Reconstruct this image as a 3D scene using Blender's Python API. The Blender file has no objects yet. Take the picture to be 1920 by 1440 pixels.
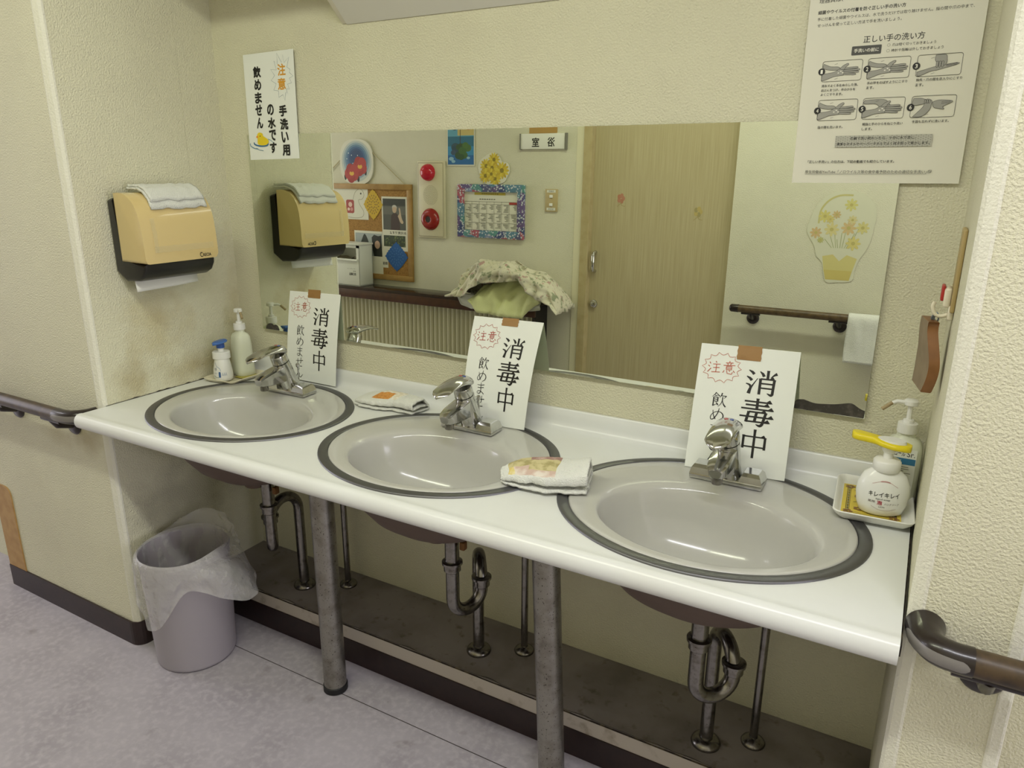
import bpy, bmesh, math, random
from mathutils import Vector, Matrix, noise
random.seed(7)
C = bpy.context.scene.collection
S = bpy.context.scene

# ------------------------------------------------------------------ camera
def make_camera():
    f = 1364.8
    cam = bpy.data.cameras.new('camera'); o = bpy.data.objects.new('camera', cam); C.objects.link(o)
    yaw, pitch, roll = math.radians(29.434), math.radians(16.4607), math.radians(0.2476)
    fwd = Vector((-math.sin(yaw)*math.cos(pitch), math.cos(yaw)*math.cos(pitch), -math.sin(pitch)))
    right = Vector((math.cos(yaw), math.sin(yaw), 0)); up = right.cross(fwd)
    r2 = right*math.cos(roll) + up*math.sin(roll); u2 = -right*math.sin(roll) + up*math.cos(roll)
    m = Matrix((r2, u2, -fwd)).transposed().to_4x4(); m.translation = Vector((1.9318, -1.6109, 1.4093))
    o.matrix_world = m
    cam.sensor_fit = 'HORIZONTAL'; cam.sensor_width = 36; cam.lens = f/1920*36; cam.clip_start = 0.02
    S.camera = o
make_camera()

# ------------------------------------------------------------------ light and exposure
def area(name, loc, sx, sy, power, col, rot=(0, 0, 0)):
    l = bpy.data.lights.new(name, 'AREA'); l.shape = 'RECTANGLE'; l.size = sx; l.size_y = sy
    l.energy = power; l.color = col
    o = bpy.data.objects.new(name, l); C.objects.link(o); o.location = loc; o.rotation_euler = rot
    return o
area('ceiling_lamp_near', (0.70, -1.30, 2.43), 1.2, 0.09, 15, (0.97, 1.0, 0.76))
area('ceiling_lamp_right', (2.00, -1.35, 2.43), 1.2, 0.09, 19, (0.955, 0.955, 0.99))
area('cool_fill_right', (5.6, -1.3, 1.25), 1.5, 1.7, 60, (0.84, 0.82, 1.0), (0, math.radians(90), 0))  # added cool fill before the closed right end wall, no window there
area('cool_fill_left', (-3.7, -1.3, 1.25), 1.5, 1.7, 47, (0.86, 0.84, 1.0), (0, math.radians(-90), 0))  # unseen fill lamp added to cool the left pillar and floor
area('ceiling_lamp_far', (-2.3, -1.35, 2.43), 1.2, 0.09, 9, (0.97, 0.94, 1.0))
w = bpy.data.worlds.new('world'); S.world = w; w.use_nodes = True
w.node_tree.nodes['Background'].inputs[0].default_value = (0.9, 0.88, 0.95, 1)
w.node_tree.nodes['Background'].inputs[1].default_value = 0.10
S.view_settings.view_transform = 'Standard'; S.view_settings.look = 'None'
S.view_settings.gamma = 1; S.view_settings.use_curve_mapping = False
S.view_settings.exposure = -0.12
S.cycles.use_denoising = True
S.cycles.max_bounces = 10; S.cycles.glossy_bounces = 6; S.cycles.transparent_max_bounces = 12
S.cycles.caustics_reflective = True; S.cycles.sample_clamp_indirect = 4; S.cycles.caustics_refractive = False

# ------------------------------------------------------------------ constants (metres)
H = 0.77            # counter top
L = 1.9827          # alcove width
D = 0.583           # counter depth
YP = 0.50           # pillar face
WY = -2.162         # opposite wall
ZC = 2.45
OZ = .048            # rise of everything on the opposite wall
P0 = 0.1234         # plinth top

# ------------------------------------------------------------------ materials
def lin(c):
    c = c.lstrip('#'); v = [int(c[i:i+2], 16)/255 for i in (0, 2, 4)]
    return tuple((x/12.92 if x <= .04045 else ((x+.055)/1.055)**2.4) for x in v) + (1,)
MATS = {}
def mat(name, col, rough=.5, metal=0., bump=None, mottle=None, spec=None, alpha=None, trans=None, emit=None, sss=None, coat=None):
    """bump=(scale, strength, distance)  mottle=(scale, other colour, lo, hi)"""
    if name in MATS: return MATS[name]
    m = bpy.data.materials.new(name); m.use_nodes = True; nt = m.node_tree; N = nt.nodes; K = nt.links
    b = N['Principled BSDF']
    b.inputs['Base Color'].default_value = lin(col); b.inputs['Roughness'].default_value = rough
    b.inputs['Metallic'].default_value = metal
    if spec is not None: b.inputs['Specular IOR Level'].default_value = spec
    if trans: b.inputs['Transmission Weight'].default_value = trans
    if alpha is not None: b.inputs['Alpha'].default_value = alpha
    if coat: b.inputs['Coat Weight'].default_value = coat; b.inputs['Coat Roughness'].default_value = .06
    if emit: b.inputs['Emission Color'].default_value = lin(emit[0]); b.inputs['Emission Strength'].default_value = emit[1]
    if sss: b.inputs['Subsurface Weight'].default_value = sss; b.inputs['Subsurface Radius'].default_value = (.01, .01, .01)
    tc = N.new('ShaderNodeTexCoord')
    if mottle:
        ms = mottle if isinstance(mottle, list) else [mottle]
        prev = None
        for (sc, c2, lo, hi) in ms:
            n = N.new('ShaderNodeTexNoise'); n.inputs['Scale'].default_value = sc; n.inputs['Detail'].default_value = 6
            K.new(tc.outputs['Object'], n.inputs['Vector'])
            r = N.new('ShaderNodeMapRange'); r.inputs['From Min'].default_value = lo; r.inputs['From Max'].default_value = hi
            K.new(n.outputs['Fac'], r.inputs['Value'])
            x = N.new('ShaderNodeMix'); x.data_type = 'RGBA'
            if prev is None: x.inputs['A'].default_value = lin(col)
            else: K.new(prev, x.inputs['A'])
            x.inputs['B'].default_value = lin(c2); K.new(r.outputs['Result'], x.inputs['Factor'])
            prev = x.outputs['Result']
        K.new(prev, b.inputs['Base Color'])
    if bump:
        n = N.new('ShaderNodeTexNoise'); n.inputs['Scale'].default_value = bump[0]; n.inputs['Detail'].default_value = 3
        K.new(tc.outputs['Object'], n.inputs['Vector'])
        bp = N.new('ShaderNodeBump'); bp.inputs['Strength'].default_value = bump[1]; bp.inputs['Distance'].default_value = bump[2]
        K.new(n.outputs['Fac'], bp.inputs['Height']); K.new(bp.outputs['Normal'], b.inputs['Normal'])
    MATS[name] = m
    return m

def stained(name, base, stains, bump):
    """wallpaper with worn stains of their own shape: stains = [(centre, radius vector, colour, amount)]"""
    m = mat(name, base, .75, bump=bump, mottle=(3.0, '#D1CDB2', .45, .75)); nt = m.node_tree; N = nt.nodes; K = nt.links
    b = N['Principled BSDF']; prev = b.inputs['Base Color'].links[0].from_socket
    tc = [n for n in N if n.type == 'TEX_COORD'][0]
    for (c, r, col, amt) in stains:
        mp = N.new('ShaderNodeVectorMath'); mp.operation = 'SUBTRACT'; mp.inputs[1].default_value = c
        K.new(tc.outputs['Object'], mp.inputs[0])
        dv = N.new('ShaderNodeVectorMath'); dv.operation = 'DIVIDE'; dv.inputs[1].default_value = r; K.new(mp.outputs[0], dv.inputs[0])
        ln = N.new('ShaderNodeVectorMath'); ln.operation = 'LENGTH'; K.new(dv.outputs[0], ln.inputs[0])
        n = N.new('ShaderNodeTexNoise'); n.inputs['Scale'].default_value = 14; n.inputs['Detail'].default_value = 6
        K.new(tc.outputs['Object'], n.inputs['Vector'])
        ad = N.new('ShaderNodeMath'); ad.operation = 'MULTIPLY_ADD'; ad.inputs[1].default_value = 1.6; K.new(n.outputs['Fac'], ad.inputs[0]); K.new(ln.outputs['Value'], ad.inputs[2])
        rg = N.new('ShaderNodeMapRange'); rg.inputs['From Min'].default_value = 1.75; rg.inputs['From Max'].default_value = .9
        rg.inputs['To Max'].default_value = amt; K.new(ad.outputs[0], rg.inputs['Value'])
        x = N.new('ShaderNodeMix'); x.data_type = 'RGBA'; K.new(prev, x.inputs['A']); x.inputs['B'].default_value = lin(col)
        K.new(rg.outputs['Result'], x.inputs['Factor']); prev = x.outputs['Result']
    K.new(prev, b.inputs['Base Color'])
    return m

PAPER = '#D9D6BA'
WB = (230, 1.0, .0036)
M_wall = mat('wallpaper', PAPER, .75, bump=WB, mottle=(3.0, '#D1CDB2', .45, .75))
M_bead = mat('wallpaper_corner_bead', '#E0DECC', .7, bump=(230, .7, .0026))
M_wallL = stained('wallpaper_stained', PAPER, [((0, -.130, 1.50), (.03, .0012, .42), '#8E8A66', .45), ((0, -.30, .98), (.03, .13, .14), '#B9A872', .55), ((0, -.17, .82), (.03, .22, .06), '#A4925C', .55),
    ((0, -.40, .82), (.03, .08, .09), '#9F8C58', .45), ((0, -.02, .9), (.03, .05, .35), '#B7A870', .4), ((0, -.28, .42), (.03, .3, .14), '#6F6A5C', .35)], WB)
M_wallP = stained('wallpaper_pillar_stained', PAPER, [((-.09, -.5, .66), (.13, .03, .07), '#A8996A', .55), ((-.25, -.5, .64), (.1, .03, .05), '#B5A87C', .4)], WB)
M_opp = mat('wallpaper_opposite', '#D4D1BC', .75, bump=(210, .7, .003), mottle=(3, '#CCC9B3', .45, .75))
M_ceil = mat('ceiling_board', '#E6E4DA', .8)
M_floor = mat('vinyl_floor', '#ABA5AC', .5, mottle=[(5, '#9B959C', .4, .7), (55, '#B5AFB5', .45, .72), (9, '#77706F', .66, .82)], bump=(180, .15, .001))
M_plinth = mat('grimy_ledge', '#968F8C', .6, mottle=[(6, '#77706A', .42, .7), (30, '#5A4F42', .6, .8)])
M_plinth_front = mat('painted_wood_edge', '#BEB6AC', .55, mottle=(18, '#8F8372', .58, .75))
M_base = mat('brown_vinyl_skirting', '#2B1B19', .45, mottle=(40, '#231514', .4, .7))
M_grime = mat('dark_grime', '#241C14', .8, mottle=(60, '#6A5E44', .5, .8))
M_lam = mat('cream_laminate', '#DFE1DE', .28, mottle=(4, '#DADBD5', .4, .7), bump=(900, .08, .0004))
M_porc = mat('grey_porcelain', '#BAB9B2', .16, coat=.15)
M_porc_under = mat('unglazed_underside', '#5A4A40', .7)
M_steel = mat('brushed_steel_ring', '#77777A', .48, metal=1.0, bump=(300, .05, .0003))
M_chrome = mat('chrome', '#C9C9C7', .12, metal=1.0, mottle=(40, '#B0B0AC', .5, .8))
M_chrome_old = mat('tarnished_chrome', '#8E8B86', .24, metal=1.0, mottle=[(60, '#6A645C', .5, .75), (220, '#4A4038', .62, .75)])
M_leg = mat('pitted_steel', '#9B9890', .38, metal=.9, mottle=[(30, '#7C776E', .45, .75), (260, '#3A332C', .62, .70)])
M_rubber = mat('black_rubber', '#0C0B0B', .6)
M_black = mat('black_plastic', '#1A1817', .3)
M_white = mat('white_plastic', '#E8E8E2', .35)
M_sheet = mat('laminated_paper', '#E9ECE4', .22)
M_poster = mat('poster_paper', '#DEDCCB', .3)
M_tape = mat('brown_packing_tape', '#9A7442', .4, mottle=(30, '#8C6636', .5, .8))
M_towel = mat('white_terry', '#E9EAE2', .95, bump=(420, 1.0, .004))
M_mirror = mat('mirror_glass', '#DFE3D2', .0, metal=1.0)
M_glassedge = mat('mirror_edge', '#8A9078', .3)
M_rail = mat('dark_wood_rail', '#4C3C28', .42, mottle=(45, '#33271A', .4, .65))
M_railcap = mat('dark_brown_resin', '#211816', .28, coat=.2)
M_grey = mat('grey_resin', '#7D7975', .35)
M_oak = mat('light_wood', '#B48F56', .5, mottle=(30, '#A37C42', .4, .7))

# ------------------------------------------------------------------ mesh helpers
class MB:
    def __init__(s): s.bm = bmesh.new()
    def box(s, lo, hi, bevel=0, seg=2, mi=0):
        g = bmesh.ops.create_cube(s.bm, size=1)['verts']
        for v in g:
            v.co = Vector([lo[i] + (v.co[i]+.5)*(hi[i]-lo[i]) for i in range(3)])
        if bevel:
            es = list({e for v in g for e in v.link_edges})
            r = bmesh.ops.bevel(s.bm, geom=es, offset=bevel, segments=seg, affect='EDGES', profile=.5)
            fs = set(r['faces']) | {f for v in r['verts'] for f in v.link_faces}
        else: fs = {f for v in g for f in v.link_faces}
        for f in fs: f.material_index = mi
        return s
    def loft(s, rings, close0=True, close1=True, mi=0, wrap=True):
        vs = [[s.bm.verts.new(p) for p in r] for r in rings]
        n = len(vs[0])
        for a, b in zip(vs, vs[1:]):
            for i in range(n if wrap else n-1):
                j = (i+1) % n
                f = s.bm.faces.new((a[i], a[j], b[j], b[i])); f.material_index = mi
        if close0: s.bm.faces.new(vs[0][::-1]).material_index = mi
        if close1: s.bm.faces.new(vs[-1]).material_index = mi
        return s
    def sweep(s, pts, r, seg=16, caps=True, mi=0):
        pts = [Vector(p) for p in pts]; n = len(pts)
        rr = r if isinstance(r, (list, tuple)) else [r]*n
        tang = [((pts[min(i+1, n-1)]-pts[max(i-1, 0)]).normalized()) for i in range(n)]
        ref = Vector((0, 0, 1)) if abs(tang[0].z) < .9 else Vector((1, 0, 0))
        a = tang[0].cross(ref).normalized(); rings = []
        for i in range(n):
            t = tang[i]; a = (a - t*a.dot(t)).normalized(); b = t.cross(a)
            rings.append([pts[i] + (a*math.cos(2*math.pi*k/seg) + b*math.sin(2*math.pi*k/seg))*rr[i] for k in range(seg)])
        return s.loft(rings, caps, caps, mi)
    def lathe(s, c, prof, seg=32, sx=1, sy=1, ang=0, mi=0, caps=(True, True)):
        ca, sa = math.cos(ang), math.sin(ang); rings = []
        for r, z in prof:
            ring = []
            for k in range(seg):
                x = math.cos(2*math.pi*k/seg)*r*sx; y = math.sin(2*math.pi*k/seg)*r*sy
                ring.append((c[0]+x*ca-y*sa, c[1]+x*sa+y*ca, c[2]+z))
            rings.append(ring)
        return s.loft(rings, caps[0], caps[1], mi)
    def prism(s, prof, f, t0, t1, bevel=0, mi=0):
        """prof 2-D closed polygon, f(a,b,t) -> point"""
        a = [s.bm.verts.new(f(p[0], p[1], t0)) for p in prof]; b = [s.bm.verts.new(f(p[0], p[1], t1)) for p in prof]
        fs = [s.bm.faces.new(a[::-1]), s.bm.faces.new(b)]; n = len(prof)
        for i in range(n): fs.append(s.bm.faces.new((a[i], a[(i+1) % n], b[(i+1) % n], b[i])))
        for q in fs: q.material_index = mi
        if bevel:
            es = list(set(fs[0].edges) | set(fs[1].edges))
            bmesh.ops.bevel(s.bm, geom=es, offset=bevel, segments=3, affect='EDGES', profile=.5)
        return s
    def grid(s, f, nu, nv, mi=None):
        vs = [[s.bm.verts.new(f(i/nu, j/nv)) for j in range(nv+1)] for i in range(nu+1)]
        for i in range(nu):
            for j in range(nv):
                q = s.bm.faces.new((vs[i][j], vs[i+1][j], vs[i+1][j+1], vs[i][j+1]))
                if mi: q.material_index = mi(i/nu, j/nv)
        return s

def part(name, mb, m, parent=None, smooth=40, solid=0, label=None):
    bm = mb.bm if isinstance(mb, MB) else mb
    bmesh.ops.recalc_face_normals(bm, faces=bm.faces[:])
    me = bpy.data.meshes.new(name)
    if parent:
        loc = Vector(parent.location); q = parent.parent
        while q: loc += Vector(q.location); q = q.parent
        bmesh.ops.translate(bm, verts=bm.verts[:], vec=-loc)
    bm.to_mesh(me); bm.free()
    for x in (m if isinstance(m, list) else [m]): me.materials.append(x)
    if smooth:
        me.polygons.foreach_set('use_smooth', [True]*len(me.polygons)); me.set_sharp_from_angle(angle=math.radians(smooth))
    o = bpy.data.objects.new(name, me); C.objects.link(o)
    if parent: o.parent = parent
    if solid:
        md = o.modifiers.new('thickness', 'SOLIDIFY'); md.thickness = solid; md.offset = 0
    if label: o['label'] = label
    return o
def tag(o, label, cat, group=None, kind=None):
    o['label'] = label; o['category'] = cat
    if group: o['group'] = group
    if kind: o['kind'] = kind
    return o
def thing(name, label, cat, loc=(0, 0, 0), group=None):
    o = bpy.data.objects.new(name, None); C.objects.link(o); o.location = loc; o.empty_display_size = .05
    return tag(o, label, cat, group)
def struct(name, mb, m, label=None, smooth=0, parent=None):
    o = part(name, mb, m, parent, smooth=smooth)
    if not parent: o['kind'] = 'structure'
    return o
def copy_thing(root, loc, label):
    r = root.copy(); C.objects.link(r); r.location = loc; r['label'] = label
    for ch in list(root.children):
        c = ch.copy(); C.objects.link(c); c.parent = r
        for g in list(ch.children):
            d = g.copy(); C.objects.link(d); d.parent = c
    return r
def ell(cx, cy, a, b, z, n=96): return [(cx+a*math.cos(2*math.pi*k/n), cy+b*math.sin(2*math.pi*k/n), z) for k in range(n)]
def smoothstep(a, b, x):
    t = max(0, min(1, (x-a)/(b-a))); return t*t*(3-2*t)
def interp(pts, x):
    if x <= pts[0][0]: return pts[0][1]
    for (x0, y0), (x1, y1) in zip(pts, pts[1:]):
        if x <= x1: return y0+(y1-y0)*(x-x0)/max(1e-9, x1-x0)
    return pts[-1][1]
def spline(pts, n=6):
    """Catmull-Rom through points of any dimension"""
    out = []; P = [tuple(p) for p in pts]
    for i in range(len(P)-1):
        p0 = P[max(i-1, 0)]; p1 = P[i]; p2 = P[i+1]; p3 = P[min(i+2, len(P)-1)]
        for k in range(n):
            t = k/n
            out.append(tuple(.5*((2*b)+(-a+c)*t+(2*a-5*b+4*c-d)*t*t+(-a+3*b-3*c+d)*t**3) for a, b, c, d in zip(p0, p1, p2, p3)))
    out.append(P[-1]); return out

# ------------------------------------------------------------------ flat artwork and lettering
_glyph = {}
def glyphs(s, bold=0):
    k = (s, bold)
    if k in _glyph: return _glyph[k]
    cu = bpy.data.curves.new('lettering', 'FONT'); cu.body = s; cu.offset = bold; cu.resolution_u = 3
    o = bpy.data.objects.new('lettering', cu); C.objects.link(o)
    dg = bpy.context.evaluated_depsgraph_get(); dg.update()
    e = o.evaluated_get(dg); me = e.to_mesh()
    v = [(a.co.x, a.co.y) for a in me.vertices]; f = [tuple(p.vertices) for p in me.polygons]
    e.to_mesh_clear(); bpy.data.objects.remove(o); bpy.data.curves.remove(cu)
    _glyph[k] = (v, f); return v, f

def planar(O, U, Vd, W, Hh):
    O = Vector(O); U = Vector(U).normalized(); Vd = Vector(Vd).normalized(); N = Vd.cross(U)
    f = lambda s, t, h=0: O + U*s + Vd*t + N*h
    f.W = W; f.H = Hh; return f
def bentpatch(TL, TR, BL, BR, bulge=0, W=.21, Hh=.297, curl=0):
    TL, TR, BL, BR = map(Vector, (TL, TR, BL, BR)); N = ((BL-TL).cross(TR-TL)).normalized()
    def f(s, t, h=0):
        u, v = s/W, t/Hh
        p = (TL*(1-u)+TR*u)*(1-v) + (BL*(1-u)+BR*u)*v
        return p + N*(h + bulge*math.sin(math.pi*min(1, max(0, v))) + curl*(u-.5)**2*4*v)
    f.W = W; f.H = Hh; return f

class Art:
    """flat shapes printed on a sheet; several inks, one mesh. seen=True: s is measured as it looks in the mirror"""
    def __init__(s, f, seen=False, h0=.0003):
        s.f = f; s.bm = bmesh.new(); s.mats = []; s.h = h0; s.seen = seen
    def mi(s, col):
        n = 'ink_'+col.strip('#')
        m = mat(n, col, .45)
        if m not in s.mats: s.mats.append(m)
        return s.mats.index(m)
    def _face(s, pts, mi):
        fl = (lambda x: s.f.W-x) if s.seen else (lambda x: x)
        vs = [s.bm.verts.new(s.f(fl(a), b, s.h)) for a, b in pts]
        try: s.bm.faces.new(vs).material_index = mi
        except ValueError: pass
    def up(s): s.h += .000006
    def poly(s, col, pts): s._face(pts, s.mi(col)); s.up(); return s
    def rect(s, col, a, b, c, d): return s.poly(col, [(a, b), (c, b), (c, d), (a, d)])
    def disc(s, col, c, r, ry=None, n=20, ang=0):
        ry = ry or r; ca, sa = math.cos(ang), math.sin(ang)
        return s.poly(col, [(c[0]+r*math.cos(2*math.pi*k/n)*ca-ry*math.sin(2*math.pi*k/n)*sa, c[1]+r*math.cos(2*math.pi*k/n)*sa+ry*math.sin(2*math.pi*k/n)*ca) for k in range(n)])
    def line(s, col, pts, wd, closed=False):
        mi = s.mi(col); P = [Vector((p[0], p[1])) for p in pts]
        if closed: P = P+[P[0]]
        n = len(P); ws = wd if isinstance(wd, (list, tuple)) else [wd]*n
        if len(ws) < n: ws = list(ws)+[ws[-1]]*(n-len(ws))
        sides = []
        for i in range(n):
            d = P[min(i+1, n-1)]-P[max(i-1, 0)]
            if closed and i in (0, n-1): d = P[1]-P[n-2]
            if d.length < 1e-9: d = Vector((1, 0))
            d.normalize(); nn = Vector((-d.y, d.x))*ws[i]/2
            sides.append((P[i]+nn, P[i]-nn))
        for a, b in zip(sides, sides[1:]): s._face([a[0], b[0], b[1], a[1]], mi)
        s.up(); return s
    def rrect(s, col, a, b, c, d, r, wd=None):
        pts = []
        for (x, y, a0) in ((c-r, b+r, -90), (c-r, d-r, 0), (a+r, d-r, 90), (a+r, b+r, 180)):
            for k in range(5): t = math.radians(a0+90*k/4); pts.append((x+r*math.cos(t), y+r*math.sin(t)))
        return s.line(col, pts, wd, True) if wd else s.poly(col, pts)
    def text(s, col, string, x0, x1, yc, hh=None, bold=0, sh=(0, 0)):
        """string from x0 to x1 (yc = mid height); hh stretches the glyphs; bold thickens by overprinting"""
        if bold:
            k = bold*(x1-x0)/max(1, len(string)); ky_ = bold*hh if hh else k
            for q in range(8): s.text(col, string, x0+k, x1-k, yc, hh and hh-2*ky_, 0, (k*math.cos(q*.7854), ky_*math.sin(q*.7854)))
        v, f = glyphs(string, 0); mi = s.mi(col)
        yc += sh[1]; x0 += sh[0]; x1 += sh[0]
        mx, Mx = min(p[0] for p in v), max(p[0] for p in v)
        k = (x1-x0)/(Mx-mx); ky = hh if hh else k
        ys = [p[1] for p in v]; cy = .37 if not hh else (min(ys)+max(ys))/2
        if hh: ky = hh/(max(ys)-min(ys))
        if s.seen: a = s.f.W-x1
        else: a = x0
        vs = [s.bm.verts.new(s.f(a+(p[0]-mx)*k, yc-(p[1]-cy)*ky, s.h)) for p in v]
        for q in f:
            try: s.bm.faces.new([vs[i] for i in q]).material_index = mi
            except ValueError: pass
        s.up(); return s
    def char(s, col, ch, cx, cy, w, h, bold=0): return s.text(col, ch, cx-w/2, cx+w/2, cy, h, bold)
    def done(s, name, parent): return part(name, s.bm, s.mats, parent, smooth=0)

def sheet(f, m, parent, name='sheet', th=.0004, nu=2, nv=2):
    mb = MB(); mb.grid(lambda a, b: f(a*f.W, b*f.H, 0), nu, nv); mb.grid(lambda a, b: f(a*f.W, b*f.H, -th), nu, nv)
    e = []
    ring = [(i/nu, 0) for i in range(nu)]+[(1, j/nv) for j in range(nv)]+[(1-i/nu, 1) for i in range(nu)]+[(0, 1-j/nv) for j in range(nv)]
    mb.loft([[f(a*f.W, b*f.H, 0) for a, b in ring], [f(a*f.W, b*f.H, -th) for a, b in ring]], False, False)
    bmesh.ops.remove_doubles(mb.bm, verts=mb.bm.verts[:], dist=1e-5)
    return part(name, mb, m, parent, smooth=30)

# ------------------------------------------------------------------ room shell
def build_room():
    b = MB().box((-4, WY-1.2, -.1), (6, .4, 0)); fl = struct('floor', b, M_floor)
    nt = M_floor.node_tree; N = nt.nodes; K = nt.links; bs = N['Principled BSDF']; src = bs.inputs['Base Color'].links[0].from_socket
    tc = [n for n in N if n.type == 'TEX_COORD'][0]; sp = N.new('ShaderNodeSeparateXYZ'); K.new(tc.outputs['Object'], sp.inputs[0])
    cp = N.new('ShaderNodeMath'); cp.operation = 'COMPARE'; cp.inputs[1].default_value = -.357; cp.inputs[2].default_value = .0013; K.new(sp.outputs['Y'], cp.inputs[0])
    x = N.new('ShaderNodeMix'); x.data_type = 'RGBA'; K.new(cp.outputs[0], x.inputs['Factor']); K.new(src, x.inputs['A']); x.inputs['B'].default_value = lin('#3A3432'); K.new(x.outputs['Result'], bs.inputs['Base Color'])
    struct('ceiling', MB().box((-4, WY-.2, ZC), (6, .4, ZC+.1)), M_ceil)
    struct('wall_back', MB().box((-.02, 0, 0), (L+.02, .15, ZC)), M_wall)
    # left pillar: front face, alcove cheek, corner bead
    mb = MB().box((-.70, -YP, 0), (-.0162, .15, ZC)); struct('wall_pillar_left', mb, M_wallP)
    mb = MB().box((-.0162, -.4888, 0), (0, .15, ZC)); struct('wall_left', mb, M_wallL)
    mb = MB().prism([(-.0205, -YP-.0008), (-.0162, -YP-.0012), (-.004, -.4955), (.0008, -.4888), (.0008, -.484), (-.0162, -.484)], lambda a, c, t: (a, c, t), 0, ZC)
    struct('trim_1', mb, M_bead)
    # right pillar
    mb = MB().box((L+.0162, -YP, 0), (2.128, .15, ZC)); struct('wall_pillar_right', mb, M_wall)
    mb = MB().box((L, -.4888, 0), (L+.0162, .15, ZC)); struct('wall_right', mb, M_wall)
    mb = MB().prism([(L+.0205, -YP-.0008), (L+.0162, -YP-.0012), (L+.004, -.4955), (L-.0008, -.4888), (L-.0008, -.484), (L+.0162, -.484)], lambda a, c, t: (a, c, t), 0, ZC)
    struct('trim_2', mb, M_bead)
    mb = MB().box((2.110, -YP-.002, 0), (2.130, -.46, ZC), .004); struct('trim_3', mb, M_bead)
    # soffit over the alcove
    struct('ceiling_soffit', MB().box((0, -YP, 2.05), (L, 0, ZC)), M_wall)
    # beyond the pillars
    struct('wall_recess_left', MB().box((-4, -.41, 0), (-.70, .15, ZC)), M_wall)
    struct('wall_recess_right', MB().box((2.128, -.36, 0), (6, .15, ZC)), M_wall)
    # plinth under the counter
    mb = MB().box((0, -.2359, 0), (L, -.001, P0)); pl = struct('trim_4', mb, M_plinth)
    mb = MB().box((0, -.2385, .0789), (L, -.2359, P0-.004), 0); struct('trim_5', mb, M_plinth_front)
    mb = MB(); n = 160
    mb.grid(lambda a, b: (a*L, -.2387+b*(.004+.012*max(0, noise.noise((a*30, 0, 3)))), P0-.0035+b*.0042), n, 1); struct('trim_6', mb, M_grime)
    struct('baseboard_back', MB().box((0, -.2415, 0), (L, -.2359, .0789), .002), M_base)
    # left skirting with a rounded corner, returning along the alcove cheek
    pts = [(-.705, -YP)]
    for k in range(7):
        t = math.radians(-90+15*k); pts.append((-.026+.03*math.cos(t), -.474+.03*math.sin(t)-.0))
    pts.append((.004, -.2415))
    mb = MB(); o_, i_ = [], []
    for k, (x, y) in enumerate(pts):
        d = Vector((pts[min(k+1, len(pts)-1)][0]-pts[max(k-1, 0)][0], pts[min(k+1, len(pts)-1)][1]-pts[max(k-1, 0)][1], 0)).normalized(); nn = Vector((d.y, -d.x, 0))*.005
        o_.append((x+nn.x, y+nn.y)); i_.append((x-nn.x*.2, y-nn.y*.2))
    ring = o_+i_[::-1]; mb.loft([[(x, y, 0) for x, y in ring], [(x, y, .0789) for x, y in ring]], False, True)
    struct('baseboard_left', mb, M_base)
    # wooden corner guard on the far edge of the left pillar
    mb = MB(); pr = [(-.7035, .0789), (-.602, .0789), (-.602, .36)]
    for k in range(1, 7): t = math.radians(15*k); pr.append((-.632+.03*math.cos(t), .36+.03*math.sin(t)))
    pr += [(-.7035, .39)]
    mb.prism(pr, lambda a, c, t: (a, t, c), -YP-.004, -YP, .001); struct('trim_7', mb, M_oak)
    # opposite side of the corridor
    DX0, DX1 = .296, 1.060
    struct('wall_front', MB().box((-4, WY-.1, 0), (.206, WY, ZC)), M_opp)
    struct('wall_front_right', MB().box((DX1, WY-.1, 0), (6, WY, ZC)), M_opp)
    struct('wall_front_lintel', MB().box((.206, WY-.1, 2.0), (DX1, WY, ZC)), M_opp)
    struct('trim_8', MB().box((.206, WY-.1, 0), (.2495, WY+.004, 2.0), .002), mat('pale_door_jamb', '#D9D4B8', .5))
    struct('trim_9', MB().box((.2495, WY-.1, 0), (.296, WY+.012, 2.0), .002), mat('jamb_wood', '#B3A57C', .5, mottle=(20, '#A8986C', .4, .7)))
    m_door = mat('door_woodgrain', '#B8A578', .42)
    nt = m_door.node_tree; N = nt.nodes; K = nt.links; tc = [n for n in N if n.type == 'TEX_COORD'][0]
    mp = N.new('ShaderNodeMapping'); mp.inputs['Scale'].default_value = (60, 60, 1.2); K.new(tc.outputs['Object'], mp.inputs['Vector'])
    n = N.new('ShaderNodeTexNoise'); n.inputs['Scale'].default_value = 3; n.inputs['Detail'].default_value = 5; K.new(mp.outputs[0], n.inputs['Vector'])
    x = N.new('ShaderNodeMix'); x.data_type = 'RGBA'; x.inputs['A'].default_value = lin('#AEA27E'); x.inputs['B'].default_value = lin('#BBB08E')
    r = N.new('ShaderNodeMapRange'); r.inputs['From Min'].default_value = .35; r.inputs['From Max'].default_value = .65; K.new(n.outputs['Fac'], r.inputs['Value']); K.new(r.outputs[0], x.inputs['Factor'])
    K.new(x.outputs['Result'], N['Principled BSDF'].inputs['Base Color'])
    dr = struct('door_1', MB().box((.27, WY-.075, .008), (1.10, WY-.038, 2.0), .002), m_door)
    hx, hy = .326, WY-.038
    mb = MB().sweep([(hx, hy-.002, .865+OZ), (hx, hy+.03, .87+OZ), (hx, hy+.038, .885+OZ), (hx, hy+.038, .95+OZ), (hx, hy+.03, .965+OZ), (hx, hy-.002, .97+OZ)], .009, 12)
    struct('door_handle', mb, M_chrome, parent=dr, smooth=40)
    mb = MB(); mb.lathe((0, 0, 0), [(.002, .022), (.014, .02), (.016, .012), (.022, .008), (.024, -.002)], 24)
    bmesh.ops.rotate(mb.bm, verts=mb.bm.verts[:], cent=(0, 0, 0), matrix=Matrix.Rotation(-math.pi/2, 3, 'X')); bmesh.ops.translate(mb.bm, verts=mb.bm.verts[:], vec=(hx, hy, .681+OZ))
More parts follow.
